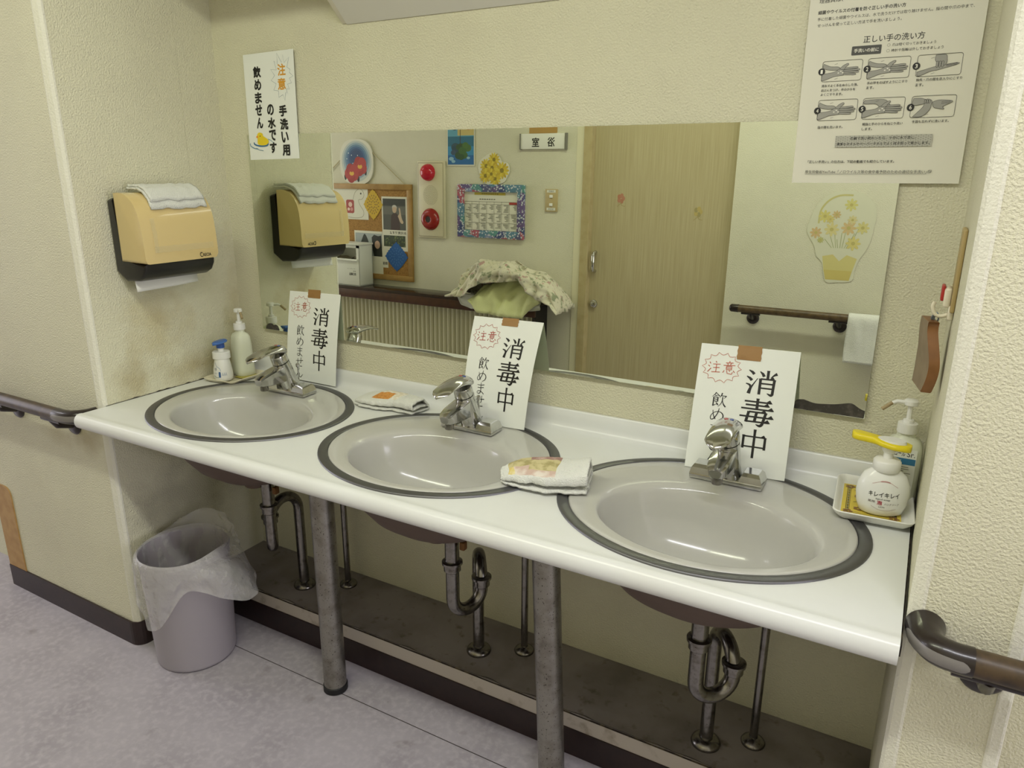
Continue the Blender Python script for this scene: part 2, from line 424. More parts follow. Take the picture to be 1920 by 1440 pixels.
    struct('door_lock', mb, M_chrome, parent=dr, smooth=40)
    # ends of the corridor
    struct('wall_end_left', MB().box((-4.1, WY-.1, 0), (-4, .15, ZC)), M_wall)
    struct('wall_end_right', MB().box((6, WY-.1, 0), (6.1, .15, ZC)), M_wall)
build_room()

# ------------------------------------------------------------------ counter
SX = (.3629, .9904, 1.6246); SY = -.2975; RA, RB = .2975, .252
def build_counter():
    t = thing('washstand_counter', 'long cream laminate counter with upstand and rounded front, holding three basins', 'counter', (L/2, -D/2, H))
    x0, x1 = .0015, 1.9772; T = .0394
    ya, yb = -.545, -.045
    back = [(-.001, H-T), (-.001, H+.052), (-.008, H+.052), (-.0105, H+.049), (-.0125, H+.030)]
    for k in range(6):
        a = math.radians(90*k/5); back.append((-.0325+.02*math.cos(a), H+.0205-.02*math.sin(a)))
    back.append((yb, H))
    front = [(ya, H), (-.556, H), (-.560, H+.0012), (-.566, H+.0018), (-.571, H+.0008)]
    for k in range(7):
        a = math.radians(90-180*k/6); front.append((-.5715-.0115*math.cos(a), H-.0115-.0*k+(.0115*math.sin(a)-0.0115 if False else .0115*math.sin(a))))
    front = [(ya, H), (-.556, H), (-.560, H+.0012), (-.566, H+.0016)]
    for k in range(9):
        a = math.radians(90-180*k/8); front.append((-.566-.017*math.cos(a), H-T/2+(T/2+.0016 if k < 4 else T/2)*math.sin(a)))
    front.append((ya, H-T))
    mb = MB(); bm = mb.bm
    def strip(pr):
        a = [bm.verts.new((x0, y, z)) for y, z in pr]; b = [bm.verts.new((x1, y, z)) for y, z in pr]
        for i in range(len(pr)-1): bm.faces.new((a[i], a[i+1], b[i+1], b[i]))
        return a, b
    strip(back); strip(front)
    for x in (x0, x1):
        bm.faces.new([bm.verts.new((x, y, z)) for y, z in front])
        bm.faces.new([bm.verts.new((x, y, z)) for y, z in [(ya, H), (ya, H-T)]+[(yb, H-T)]+[(yb, H)]])
        bm.faces.new([bm.verts.new((x, y, z)) for y, z in back+[(yb, H-T)]])
    for z in (H, H-T):
        es = []
        def loop(pts):
            vs = [bm.verts.new((p[0], p[1], z)) for p in pts]
            for i in range(len(vs)): es.append(bm.edges.new((vs[i], vs[(i+1) % len(vs)])))
        loop([(x0, ya), (x1, ya), (x1, yb), (x0, yb)])
        for c in SX: loop([p[:2] for p in ell(c, SY-.001, .286, .2405, z, 64)])
        bmesh.ops.triangle_fill(bm, use_beauty=True, use_dissolve=False, edges=es)
    bmesh.ops.remove_doubles(bm, verts=bm.verts[:], dist=1e-5)
    part('worktop', mb, M_lam, t, smooth=35)
    mb = MB().box((x0, -.001-.004, H-.09), (x1, -.001, H-T))     # hidden batten at the wall
    part('underside_batten', mb, mat('raw_board', '#6B5B4B', .8), t)
    # dark, worn sealant at both side joints
    mb = MB(); n = 120
    mb.grid(lambda a, b: (.0012, -.49+a*.47, H+b*(.0015+.0045*max(0, noise.noise((a*22, 1.7, 0))+.25)*smoothstep(0, .25, a))), n, 1)
    part('left_sealant', mb, M_grime, t, smooth=0, label='blackened sealant line')
    mb = MB(); mb.box((x1+.0003, -.56, H-.03), (x1+.003, -.02, H-.012)); part('right_joint', mb, M_grime, t, smooth=0)
    # legs
    def leg(p0, p1, nm):
        mb = MB().sweep([p1, p0], .031, 32); lo = part(nm, mb, M_leg, t)
        mb = MB().lathe((p1[0], p1[1], 0), [(.031, 0), (.0335, .002), (.0335, .018), (.0315, .02)], 32); part('foot', mb, M_rubber, lo)
        return lo
    leg((.652, -.348, H-T), (.652, -.348, .018), 'leg')
    leg((1.300, -.348, H-T), (1.332, -.348, .018), 'leg')
build_counter()

# ------------------------------------------------------------------ basins
def build_basin():
    c = Vector((SX[0], SY, H))
    t = thing('wash_basin', 'oval grey wash basin with steel rim, leftmost of the three', 'wash basin', c, 'oval wash basins set in the counter')
    n = 96; cx, cy, z = c
    def ring(f, a0, b0, c0, a1, b1, c1, zz): return ell(cx+c0[0]*(1-f)+c1[0]*f, cy+c0[1]*(1-f)+c1[1]*f, a0*(1-f)+a1*f, b0*(1-f)+b1*f, zz, n)
    O = (0, 0); B = (.010, -.046)
    rings = [ell(cx, cy, .2735, .2285, z+.0005, n), ell(cx, cy, .2725, .2275, z+.003, n), ell(cx, cy, .270, .225, z+.0042, n)]
    # rim slopes gently into the bowl: rounded lip
    for f, zz in ((.25, .0036), (.5, .0028), (.75, .0018), (.88, .0002), (.955, -.0030)):
        rings.append(ring(f, .270, .225, O, .205, .152, B, z+zz))
    for (a, b, dy, dz) in ((.2035, .1505, -.046, -.009), (.2005, .1475, -.046, -.016), (.194, .141, -.045, -.034), (.184, .132, -.043, -.062), (.166, .117, -.040, -.095), (.134, .094, -.034, -.123), (.078, .056, -.026, -.138), (.040, .034, -.018, -.146), (.026, .026, -.013, -.149)):
        rings.append(ell(cx+B[0]*.8, cy+dy, a, b, z+dz, n))
    mb = MB().loft(rings, False, False); part('bowl', mb, M_porc, t, smooth=60)
    # rough underside
    rings = [ell(cx, cy, .262, .222, z-.0385, n), ell(cx, cy-.002, .256, .216, z-.062, n), ell(cx+.004, cy-.012, .240, .198, z-.078, n), ell(cx+.008, cy-.03, .216, .163, z-.094, n), ell(cx+.008, cy-.038, .194, .140, z-.118, n),
             ell(cx+.008, cy-.036, .165, .118, z-.150, n), ell(cx+.008, cy-.03, .120, .088, z-.176, n), ell(cx+.006, cy-.02, .07, .055, z-.192, n), ell(cx+.004, cy-.013, .034, .034, z-.197, n), ell(cx+.004, cy-.013, .032, .032, z-.222, n)]
    mb = MB().loft(rings, False, True); part('underside', mb, M_porc_under, t, smooth=60, label='dark unglazed underside')
    # steel rim
    rr = [ell(cx, cy, a, a-(RA-RB), z+h, n) for a, h in ((RA, .0002), (RA-.0006, .0030), (RA-.002, .0040), (RA-.012, .0046), (RA-.0205, .0044), (RA-.0225, .0034), (RA-.0235, .0002))]
    mb = MB().loft(rr, False, False); part('rim', mb, M_steel, t, smooth=60, label='brushed steel rim')
    # waste outlet
    mb = MB().lathe((cx+.006, cy-.013, z-.150), [(.001, .004), (.014, .0045), (.017, .001), (.026, .002), (.027, -.002)], 32); part('drain_plug', mb, M_chrome, t)
    # overflow hole cap at the front wall of the bowl
    return t
b0 = build_basin()
copy_thing(b0, (SX[1], SY, H), 'middle oval grey wash basin with steel rim, between two others')
copy_thing(b0, (SX[2], SY, H), 'largest-looking oval grey basin with steel rim, beside the soap tray at right')

# ------------------------------------------------------------------ faucets
def build_faucet():
    c = Vector((.350, -.138, H+.004))
    t = thing('faucet', 'chrome single lever faucet on the left basin, near the blue pump bottle', 'faucet', c, 'chrome single lever faucets')
    x, y, z = c
    mb = MB()       # base plate: two blocks joined by a lower waist
    mb.box((x-.076, y-.028, z), (x+.076, y+.028, z+.012), .003)
    for sg in (-1, 1):
        a, b_ = sorted((x+sg*.030, x+sg*.074))
        mb.loft([[(a-.002, y-.027, z+.010), (b_+.002, y-.027, z+.010), (b_+.002, y+.027, z+.010), (a-.002, y+.027, z+.010)],
                 [(a+.002, y-.024, z+.024), (b_-.003, y-.024, z+.024), (b_-.003, y+.024, z+.024), (a+.002, y+.024, z+.024)],
                 [(a+.006, y-.016, z+.030), (b_-.008, y-.016, z+.030), (b_-.008, y+.018, z+.030), (a+.006, y+.018, z+.030)]], False, True)
    part('base_plate', mb, M_chrome, t, smooth=30)
    # body leans forward
    mb = MB(); ax0 = Vector((x, y+.005, z+.010)); ax1 = Vector((x, y-.030, z+.098))
    mb.sweep([ax0, ax0.lerp(ax1, .18), ax0.lerp(ax1, .5), ax1], [.0285, .0268, .0255, .0245], 28); part('body', mb, M_chrome, t, smooth=50)
    # tapered spout
    def sec(yy, zt, zb, wt, wb): return [(x-wt, yy, zt-.003), (x-wt*.6, yy, zt), (x+wt*.6, yy, zt), (x+wt, yy, zt-.003), (x+wb, yy, zb+.004), (x+wb*.6, yy, zb), (x-wb*.6, yy, zb), (x-wb, yy, zb+.004)]
    mb = MB().loft([sec(y-.010, z+.094, z+.040, .021, .018), sec(y-.045, z+.086, z+.038, .0225, .017), sec(y-.085, z+.079, z+.040, .022, .016), sec(y-.110, z+.071, z+.043, .019, .014), sec(y-.119, z+.064, z+.048, .013, .010)])
    sp = part('spout', mb, M_chrome, t, smooth=35)
    mb = MB().lathe((x, y-.098, z+.029), [(.010, 0), (.0115, .002), (.0115, .016)], 20); part('aerator', mb, M_chrome_old, sp)
    # cartridge collar and lever
    d = (ax1-ax0).normalized(); mb = MB().sweep([ax1+d*.001, ax1+d*.0025, ax1+d*.022, ax1+d*.026], [.0225, .0240, .0240, .0225], 28); part('cartridge_cap', mb, M_chrome, t, smooth=40)
    rings = []; n = 24
    for k in range(13):
        f = k/12; yy = y-.016-.134*f; zc_ = z+.131+.012*math.sin(f*2.2)-.020*f**2
        wd = .0275*(1-(max(0, (f-.80)/.20))**2.2*.88)*(1-.10*f); th = .0125*(1-f)**1.2+.0035
        if f < .1: s_ = math.sqrt(max(.02, 1-((.1-f)/.1)**2)); wd *= s_; th *= s_
        rings.append([(x+wd*math.cos(2*math.pi*q/n), yy, zc_+th*math.sin(2*math.pi*q/n)*(1.0 if math.sin(2*math.pi*q/n) > 0 else .8)) for q in range(n)])
    mb = MB().loft(rings); lv = part('lever', mb, M_chrome, t, smooth=60)
    mb = MB(); top = lambda f: z+.131+.012*math.sin(f*2.2)-.020*f**2+.0125*(1-f)**1.2+.0038
    for dx, mi in ((-.0055, 0), (.0055, 1)):
        mb.lathe((x+dx, y-.016-.134*.16, top(.16)-.0006), [(.0045, 0), (.004, .0008)], 12, mi=mi)
    part('hot_cold_mark', mb, [mat('mark_red', '#A85050', .4), mat('mark_blue', '#5060A0', .4)], lv)
    # pull rod behind
    mb = MB().sweep([(x+.004, y+.030, z+.008), (x+.004, y+.030, z+.070)], .0022, 10); mb.lathe((x+.004, y+.030, z+.068), [(.003, 0), (.006, .003), (.006, .010), (.003, .013)], 14); part('pull_rod', mb, M_chrome, t)
    return t
f0 = build_faucet()
copy_thing(f0, (.982, -.138, H+.004), 'chrome single lever faucet on the middle basin')
copy_thing(f0, (1.628, -.134, H+.004), 'chrome single lever faucet on the right basin, in front of the largest notice')

# ------------------------------------------------------------------ waste traps and supply pipes
def arc(c, u, v, r, a0, a1, n=10):
    return [Vector(c)+Vector(u)*r*math.cos(math.radians(a0+(a1-a0)*k/n))+Vector(v)*r*math.sin(math.radians(a0+(a1-a0)*k/n)) for k in range(n+1)]
def trap(A, B, Cc, label, first):
    t = thing('drain_pipe', label, 'drain pipe', (Cc[0], Cc[1], P0), 'chrome drain traps under the counter')
    A3, B3, C3 = Vector((A[0], A[1], 0)), Vector((B[0], B[1], 0)), Vector((Cc[0], Cc[1], 0)); Z = Vector((0, 0, 1)); r = .0165
    mb = MB().sweep([A3+Z*.575, A3+Z*.47], .0175, 20); part('tailpiece', mb, M_chrome_old, t)
    u = (B3-A3); R1 = u.length/2; u.normalize(); cU = (A3+B3)/2+Z*.390
    pts = [A3+Z*.480, A3+Z*.44]+[A3+Z*.41]+arc(cU, -u, -Z, R1, 0, 180, 14)+[B3+Z*.405]
    mb = MB().sweep(pts, r, 20); part('trap_bend', mb, M_chrome_old, t, smooth=60)
    u2 = (C3-B3); R2 = u2.length/2; u2.normalize(); cT = (B3+C3)/2+Z*.398
    pts = [B3+Z*.392]+arc(cT, -u2, Z, R2, 0, 180, 14)+[C3+Z*.33, C3+Z*.2, C3+Z*(P0+.002)]
    mb = MB().sweep(pts, r-.001, 20); part('outlet_bend', mb, M_chrome_old, t, smooth=60)
    for q, zz in ((A3, .468), (B3, .392)):
        mb = MB().lathe((q.x, q.y, zz), [(.018, 0), (.021, .003), (.021, .020), (.0255, .021), (.0255, .027), (.019, .029)], 8 if False else 24); part('slip_nut', mb, M_chrome_old, t, smooth=40)
    mb = MB().lathe((C3.x, C3.y, P0), [(.0335, .0), (.0345, .004), (.032, .010), (.024, .016), (.018, .019), (.016, .019)], 32); part('floor_flange', mb, M_chrome_old, t, smooth=60)
    mb = MB().box((A3.x+.026, A3.y-.008, .535), (A3.x+.040, A3.y+.008, .556), .003); part('rusty_clip', mb, mat('rust', '#6E4A22', .8), t)
trap((.408, -.310), (.341, -.253), (.342, -.142), 'chrome trap pipe under the left basin, behind the waste bin', True)
trap((1.033, -.310), (1.064, -.226), (1.003, -.146), 'chrome S-shaped trap pipe under the middle basin, between the counter legs', False)
trap((1.639, -.310), (1.701, -.248), (1.643, -.170), 'chrome S-shaped trap pipe under the right basin', False)
def supply():
    x, y = .461, -.070
    t = thing('supply_pipe', 'thin chrome water pipe just right of the left counter leg', 'water pipe', (x, y, P0), 'thin chrome water supply pipes')
    mb = MB().sweep([(x, y, P0+.003), (x, y, .729)], .0095, 16); part('pipe', mb, M_chrome_old, t)
    mb = MB().lathe((x, y, P0), [(.027, 0), (.028, .004), (.025, .009), (.016, .015), (.011, .018), (.0095, .018)], 28); part('floor_flange', mb, M_chrome_old, t, smooth=60)
    return t
s0 = supply()
copy_thing(s0, (1.113, -.084, P0), 'thin chrome water pipe close left of the right counter leg')
copy_thing(s0, (1.739, -.115, P0), 'thin chrome water pipe right of the trap under the right basin')

# ------------------------------------------------------------------ mirror
def build_mirror():
    t = thing('wall_mirror', 'large frameless wall mirror with flaking silver at its lower corners', 'mirror', (.99, -.003, .9165))
    mb = MB().prism([(-.0125, .9165), (-.006, 1.5029), (-.0005, 1.5029), (-.0005, .9165)], lambda a, b, x: (x, a, b), .115, 1.8663); bmesh.ops.recalc_face_normals(mb.bm, faces=mb.bm.faces[:])
    for f in mb.bm.faces: f.material_index = 0 if f.normal.y < -.5 else 1
    part('mirror_pane', mb, [M_mirror, M_glassedge], t, smooth=0)
    m = mat('bare_backing', '#39352F', .6, mottle=[(70, '#57524A', .5, .7), (200, '#6E6A62', .66, .72)])
    mm = MB(); pts = [(1.728, .9172), (1.8655, .9172), (1.8658, .933)] + spline([(1.8658, .933), (1.855, .937), (1.842, .9445), (1.832, .9445), (1.810, .939), (1.793, .9365), (1.77, .9345), (1.752, .938), (1.745, .9395), (1.731, .936), (1.7285, .925)], 4)
    mm.bm.faces.new([mm.bm.verts.new((x, -.0131+.0111*(z-.9165), z)) for x, z in pts]); part('flaked_silver', mm, m, t, smooth=0, label='bare dark patch at lower right corner')
    mm = MB(); pts = [(.127, .9172), (.186, .9172)]+spline([(.186, .921), (.180, .932), (.170, .9345), (.163, .9325), (.154, .9365), (.141, .935), (.131, .927)], 4)
    mm.bm.faces.new([mm.bm.verts.new((x, -.0131+.0111*(z-.9165), z)) for x, z in pts]); part('flaked_silver', mm, m, t, smooth=0, label='bare dark patch at lower left corner')
build_mirror()

# ------------------------------------------------------------------ stroke lettering (brush-serif characters), 100 x 100 grid
INK = '#161412'
def V_(*p): return ('v', p)
KANJI = {
 '消': [('d', (8, 6), (25, 21)), ('d', (3, 31), (20, 46)), ('k', [(3, 60), (14, 64), (18, 72)], [3, 6, 7]), ('k', [(14, 99), (18, 78), (25, 62), (37, 36)], [11, 8, 4, 2]),
       ('v', (67, 2), (67, 36)), ('d', (42, 8), (56, 27)), ('k', [(94, 12), (86, 18), (76, 30)], [10, 6, 2]), ('v', (46, 36), (46, 99)), ('h', (46, 37), (88, 37)), ('v', (88, 36), (86, 95)), ('k', [(87, 92), (82, 98), (70, 92)], [8, 8, 2]),
       ('h0', (46, 55), (87, 55)), ('h0', (46, 73), (87, 73))],
 '毒': [('h', (12, 13), (90, 13)), ('h', (16, 26), (84, 26)), ('h', (4, 40), (97, 40)), ('v', (50, 0), (50, 40)), ('v', (28, 50), (22, 90)), ('h', (28, 51), (78, 51)), ('v', (78, 50), (70, 95)), ('k', [(71, 92), (64, 100), (52, 96)], [8, 8, 2]),
       ('h', (2, 69), (99, 69)), ('h', (22, 87), (90, 86)), ('v', (51, 51), (47, 87))],
 '中': [('v', (14, 22), (14, 68)), ('h', (14, 26), (86, 26)), ('v', (86, 25), (86, 68)), ('h0', (14, 61), (86, 61)), ('v', (50, 0), (50, 100))],
 '飲': [('k', [(28, 2), (18, 18), (2, 34)], [7, 5, 2]), ('k', [(28, 4), (38, 14), (52, 26)], [2, 5, 8]), ('h0', (20, 24), (38, 24)), ('v', (14, 34), (14, 92)), ('h0', (14, 35), (42, 35)), ('v', (42, 34), (42, 64)), ('h0', (14, 49), (42, 49)), ('h0', (14, 63), (42, 63)),
       ('k', [(10, 95), (22, 90), (40, 80)], [8, 5, 2]), ('d', (30, 68), (46, 88)), ('k', [(68, 2), (64, 18), (52, 38)], [8, 6, 2]), ('h0', (62, 22), (95, 22)), ('k', [(97, 20), (92, 28), (84, 40)], [9, 5, 2]),
       ('k', [(74, 30), (73, 56), (64, 80), (48, 98)], [7, 6, 4, 2]), ('k', [(74, 48), (78, 66), (86, 82), (99, 96)], [2, 5, 8, 9])],
 'め': [('k', [(20, 20), (24, 44), (32, 66), (42, 80)], [4, 5, 6, 6]), ('k', [(60, 4), (56, 30), (44, 58), (28, 80), (14, 84), (8, 68), (18, 46), (40, 30), (66, 28), (86, 40), (92, 60), (82, 80), (56, 95)], [4, 6, 6, 6, 5, 5, 4, 4, 5, 7, 8, 6, 3])],
 'ま': [('k', [(16, 22), (50, 24), (86, 18)], [4, 5, 6]), ('k', [(20, 44), (50, 45), (82, 40)], [4, 5, 6]), ('k', [(52, 2), (53, 40), (53, 72), (46, 88), (30, 92), (18, 84), (26, 72), (48, 72), (68, 80), (86, 94)], [4, 6, 6, 6, 5, 4, 4, 5, 6, 7])],
 'せ': [('k', [(2, 42), (50, 38), (98, 32)], [4, 5, 7]), ('k', [(28, 16), (28, 50), (29, 74), (40, 88), (62, 92), (86, 90)], [4, 6, 6, 6, 6, 7]), ('k', [(70, 6), (70, 34), (68, 56), (56, 62)], [5, 6, 6, 3])],
 'ん': [('k', [(50, 4), (38, 36), (22, 68), (8, 96)], [4, 6, 7, 5]), ('k', [(8, 96), (24, 66), (38, 52), (48, 58), (50, 78), (58, 92), (74, 90), (96, 62)], [4, 4, 6, 7, 6, 7, 6, 3])],
}
HAND = {
 '注': [[(10, 10), (20, 24)], [(2, 38), (16, 48)], [(2, 92), (26, 60)], [(58, 0), (66, 12)], [(38, 26), (96, 22)], [(42, 54), (92, 50)], [(32, 90), (99, 86)], [(66, 24), (66, 88)]],
 '意': [[(50, 0), (51, 12)], [(22, 16), (80, 12)], [(36, 18), (40, 30)], [(64, 16), (58, 30)], [(6, 36), (96, 30)], [(30, 42), (30, 66)], [(30, 42), (72, 40), (70, 66)], [(30, 54), (70, 52)], [(30, 66), (70, 64)], [(16, 74), (6, 92)], [(34, 72), (40, 94), (74, 98), (80, 82)], [(52, 70), (60, 80)], [(84, 70), (96, 84)]],
}
def brush(art, ch, x, y, w, h, col=INK):
    sx, sy = w/100, h/100; q = lambda p: (x+p[0]*sx, y+p[1]*sy); W = 8.6*w/100
    for st in KANJI[ch]:
        k = st[0]
        if k == 'v':
            a, b = q(st[1]), q(st[2]); art.line(col, [a, (a[0]*.85+b[0]*.15, a[1]*.85+b[1]*.15), b], [W*1.18, W*.95, W])
        elif k in ('h', 'h0'):
            a, b = q(st[1]), q(st[2]); art.line(col, [a, b], W*.62)
            if k == 'h': art.poly(col, [(b[0]-W*1.7, b[1]-W*.25), (b[0]-W*.6, b[1]-W*1.15), (b[0]+W*.45, b[1]+W*.28)])
        elif k == 'd':
            a, b = q(st[1]), q(st[2]); m = ((a[0]+b[0])/2+W*.2, (a[1]+b[1])/2-W*.1); art.line(col, [a, m, b], [W*.35, W*.95, W*1.1])
        else:
            P = spline([(p[0], p[1], wd) for p, wd in zip(st[1], st[2])], 5); art.line(col, [q(p) for p in P], [p[2]*w/100*1.05 for p in P])
def handwrite(art, ch, x, y, w, h, col, wd):
    for st in HAND[ch]: art.line(col, [(x+p[0]*w/100, y+p[1]*h/100) for p in st], wd)

def notice(TL, TR, BL, BR, label, bulge, tape_u, red):
    W, Hh = .21, .297
    f = bentpatch(TL, TR, BL, BR, bulge, W, Hh)
    t = thing('notice_sheet', label, 'notice sheet', Vector(BL).lerp(Vector(BR), .5), 'laminated disinfection notices leaning on the mirror')
    sheet(f, M_sheet, t, 'sheet', .0006, 6, 12)
    a = Art(f)
    brush(a, '消', .105, .052, .068, .058); brush(a, '毒', .101, .119, .071, .062); brush(a, '中', .108, .190, .062, .066)
    for ch, v in (('飲', .445), ('め', .565), ('ま', .680), ('せ', .797), ('ん', .918)): brush(a, ch, .039, v*Hh-.017, .032, .034)
    # scalloped burst with handwritten warning
    cx, cy, rx, ry = .051, .057, .043, .036; pts = []; n = 14
    for k in range(n):
        a0 = 2*math.pi*k/n; a1 = 2*math.pi*(k+1)/n
        p0 = (cx+rx*math.cos(a0), cy+ry*math.sin(a0)); p1 = (cx+rx*math.cos(a1), cy+ry*math.sin(a1))
        for j in range(4):
            g = j/4; m = 1-.16*math.sin(math.pi*g); px = p0[0]+(p1[0]-p0[0])*g; py = p0[1]+(p1[1]-p0[1])*g
            pts.append((cx+(px-cx)*m, cy+(py-cy)*m))
    a.line(red, pts, .0011, True)
    handwrite(a, '注', .021, .043, .028, .029, red, .0017); handwrite(a, '意', .053, .040, .028, .031, red, .0017)
    a.done('lettering', t)
    mb = MB(); u0, u1, vv = tape_u
    g = lambda s, q: f(s, q, .0008)
    rag = [g(u0*W, -.004), g(u1*W, -.004)]+[g(u1*W-.0012*(k % 2), vv*Hh*k/5) for k in range(1, 6)]+[g(u0*W+.0014*(k % 2), vv*Hh*k/5) for k in range(5, 0, -1)]
    mb.bm.faces.new([mb.bm.verts.new(p) for p in rag])
    mb.loft([[g(u0*W, -.004), g(u1*W, -.004)], [Vector((g(u0*W, 0).x+.002, -.0068, g(u0*W, 0).z+.012)), Vector((g(u1*W, 0).x+.004, -.0068, g(u1*W, 0).z+.012))]], False, False, wrap=False)
    part('packing_tape', mb, M_tape, t, smooth=0, solid=.0003)
ZS = H+.0058
notice((.2462, -.010, 1.0561), (.4511, -.010, 1.0602), (.227, -.035, ZS), (.431, -.037, ZS), 'white laminated notice behind the left faucet, near the pump bottles', .004, (.37, .62, .085), '#B0563C')
notice((.9148, -.010, 1.0397), (1.1202, -.010, 1.0425), (.929, -.099, ZS), (1.1076, -.087, ZS), 'white laminated notice behind the middle faucet, bowed, with the reddest warning burst', .012, (.42, .66, .075), '#A83226')
notice((1.5189, -.010, 1.0389), (1.7294, -.010, 1.0442), (1.5276, -.1103, ZS), (1.7362, -.0859, ZS), 'white laminated notice behind the right faucet, largest in view, under ragged tape', .003, (.38, .63, .115), '#B8583C')

# ------------------------------------------------------------------ wall notice with duck
def build_caution():
    TL, TR, BL, BR = [Vector(p) for p in ((.1304, -.0075, 1.7209), (.3296, -.0075, 1.7244), (.1235, -.0075, 1.4318), (.3231, -.0075, 1.4358))]
    W, Hh = .2, .2885; f = bentpatch(TL, TR, BL, BR, 0, W, Hh)
    t = thing('caution_poster', 'white paper notice with yellow duck, taped over the top left corner of mirror', 'poster', (.2267, -.004, 1.434))
    sheet(f, M_sheet, t, 'sheet', .0005)
    a = Art(f); u = lambda p: (p[0]*W, p[1]*Hh)
    def Z(X, Y):
        l = 110+(Y-160)*90/1160; r = 680+(Y-95)*70/1215; uu = (X-l)/(r-l); top = 160-65*uu; return (uu*W, (Y-top)/1190*Hh)
    burst = [(500, 140), (555, 240), (567, 157), (583, 240), (635, 180), (613, 288), (648, 312), (640, 345), (683, 382), (640, 405), (665, 455), (622, 470), (640, 525), (610, 520), (615, 570), (600, 560), (592, 648), (570, 585), (525, 617), (520, 545), (468, 540), (495, 470), (438, 435), (478, 380), (433, 315), (498, 320), (470, 225), (508, 255)]
    a.line('#4A6A80', [Z(*p) for p in burst], .0010, True)
    for ch, X, Y in (('注', 553, 315), ('意', 556, 468)): a.char('#D79A2C', ch, *Z(X, Y), .031, .031, .028)
    for s_, w_ in ((('飲', 275, 345), .031), (('め', 285, 485), .028), (('ま', 292, 630), .028), (('せ', 297, 768), .028), (('ん', 310, 912), .026),
                   (('の', 430, 757), .027), (('水', 445, 905), .031), (('で', 456, 1043), .028), (('す', 464, 1185), .028), (('手', 570, 762), .031), (('洗', 584, 910), .032), (('い', 594, 1055), .028), (('用', 608, 1203), .030)):
        a.char('#12110F', s_[0], *Z(s_[1], s_[2]), w_, .0305, .045)
    # duck on the water
    cr = lambda pts, wd, col: a.line(col, [Z(*p) for p in spline(pts, 4)], wd)
    cr([(245, 1140), (255, 1165), (320, 1178), (390, 1165), (408, 1140)], .0042, '#3C6E96')
    cr([(200, 1155), (205, 1185), (250, 1210), (290, 1212)], .0022, '#5B86A0'); cr([(270, 1205), (300, 1222), (352, 1228)], .0015, '#5B86A0'); cr([(405, 1090), (440, 1105), (462, 1130)], .0016, '#6C97AC')
    body = spline([(285, 1100), (278, 1060), (290, 1030), (312, 1022), (340, 1032), (348, 1058), (375, 1075), (405, 1098), (410, 1130), (385, 1158), (330, 1168), (290, 1155), (285, 1125), (285, 1100)], 4)
    a.poly('#E8CC1E', [Z(*p) for p in body[:-1]])
    a.poly('#E88A2C', [Z(*p) for p in ((286, 1058), (268, 1072), (272, 1086), (292, 1082))])
    a.disc('#14120E', Z(313, 1063), .0017)
    a.done('lettering', t)
build_caution()

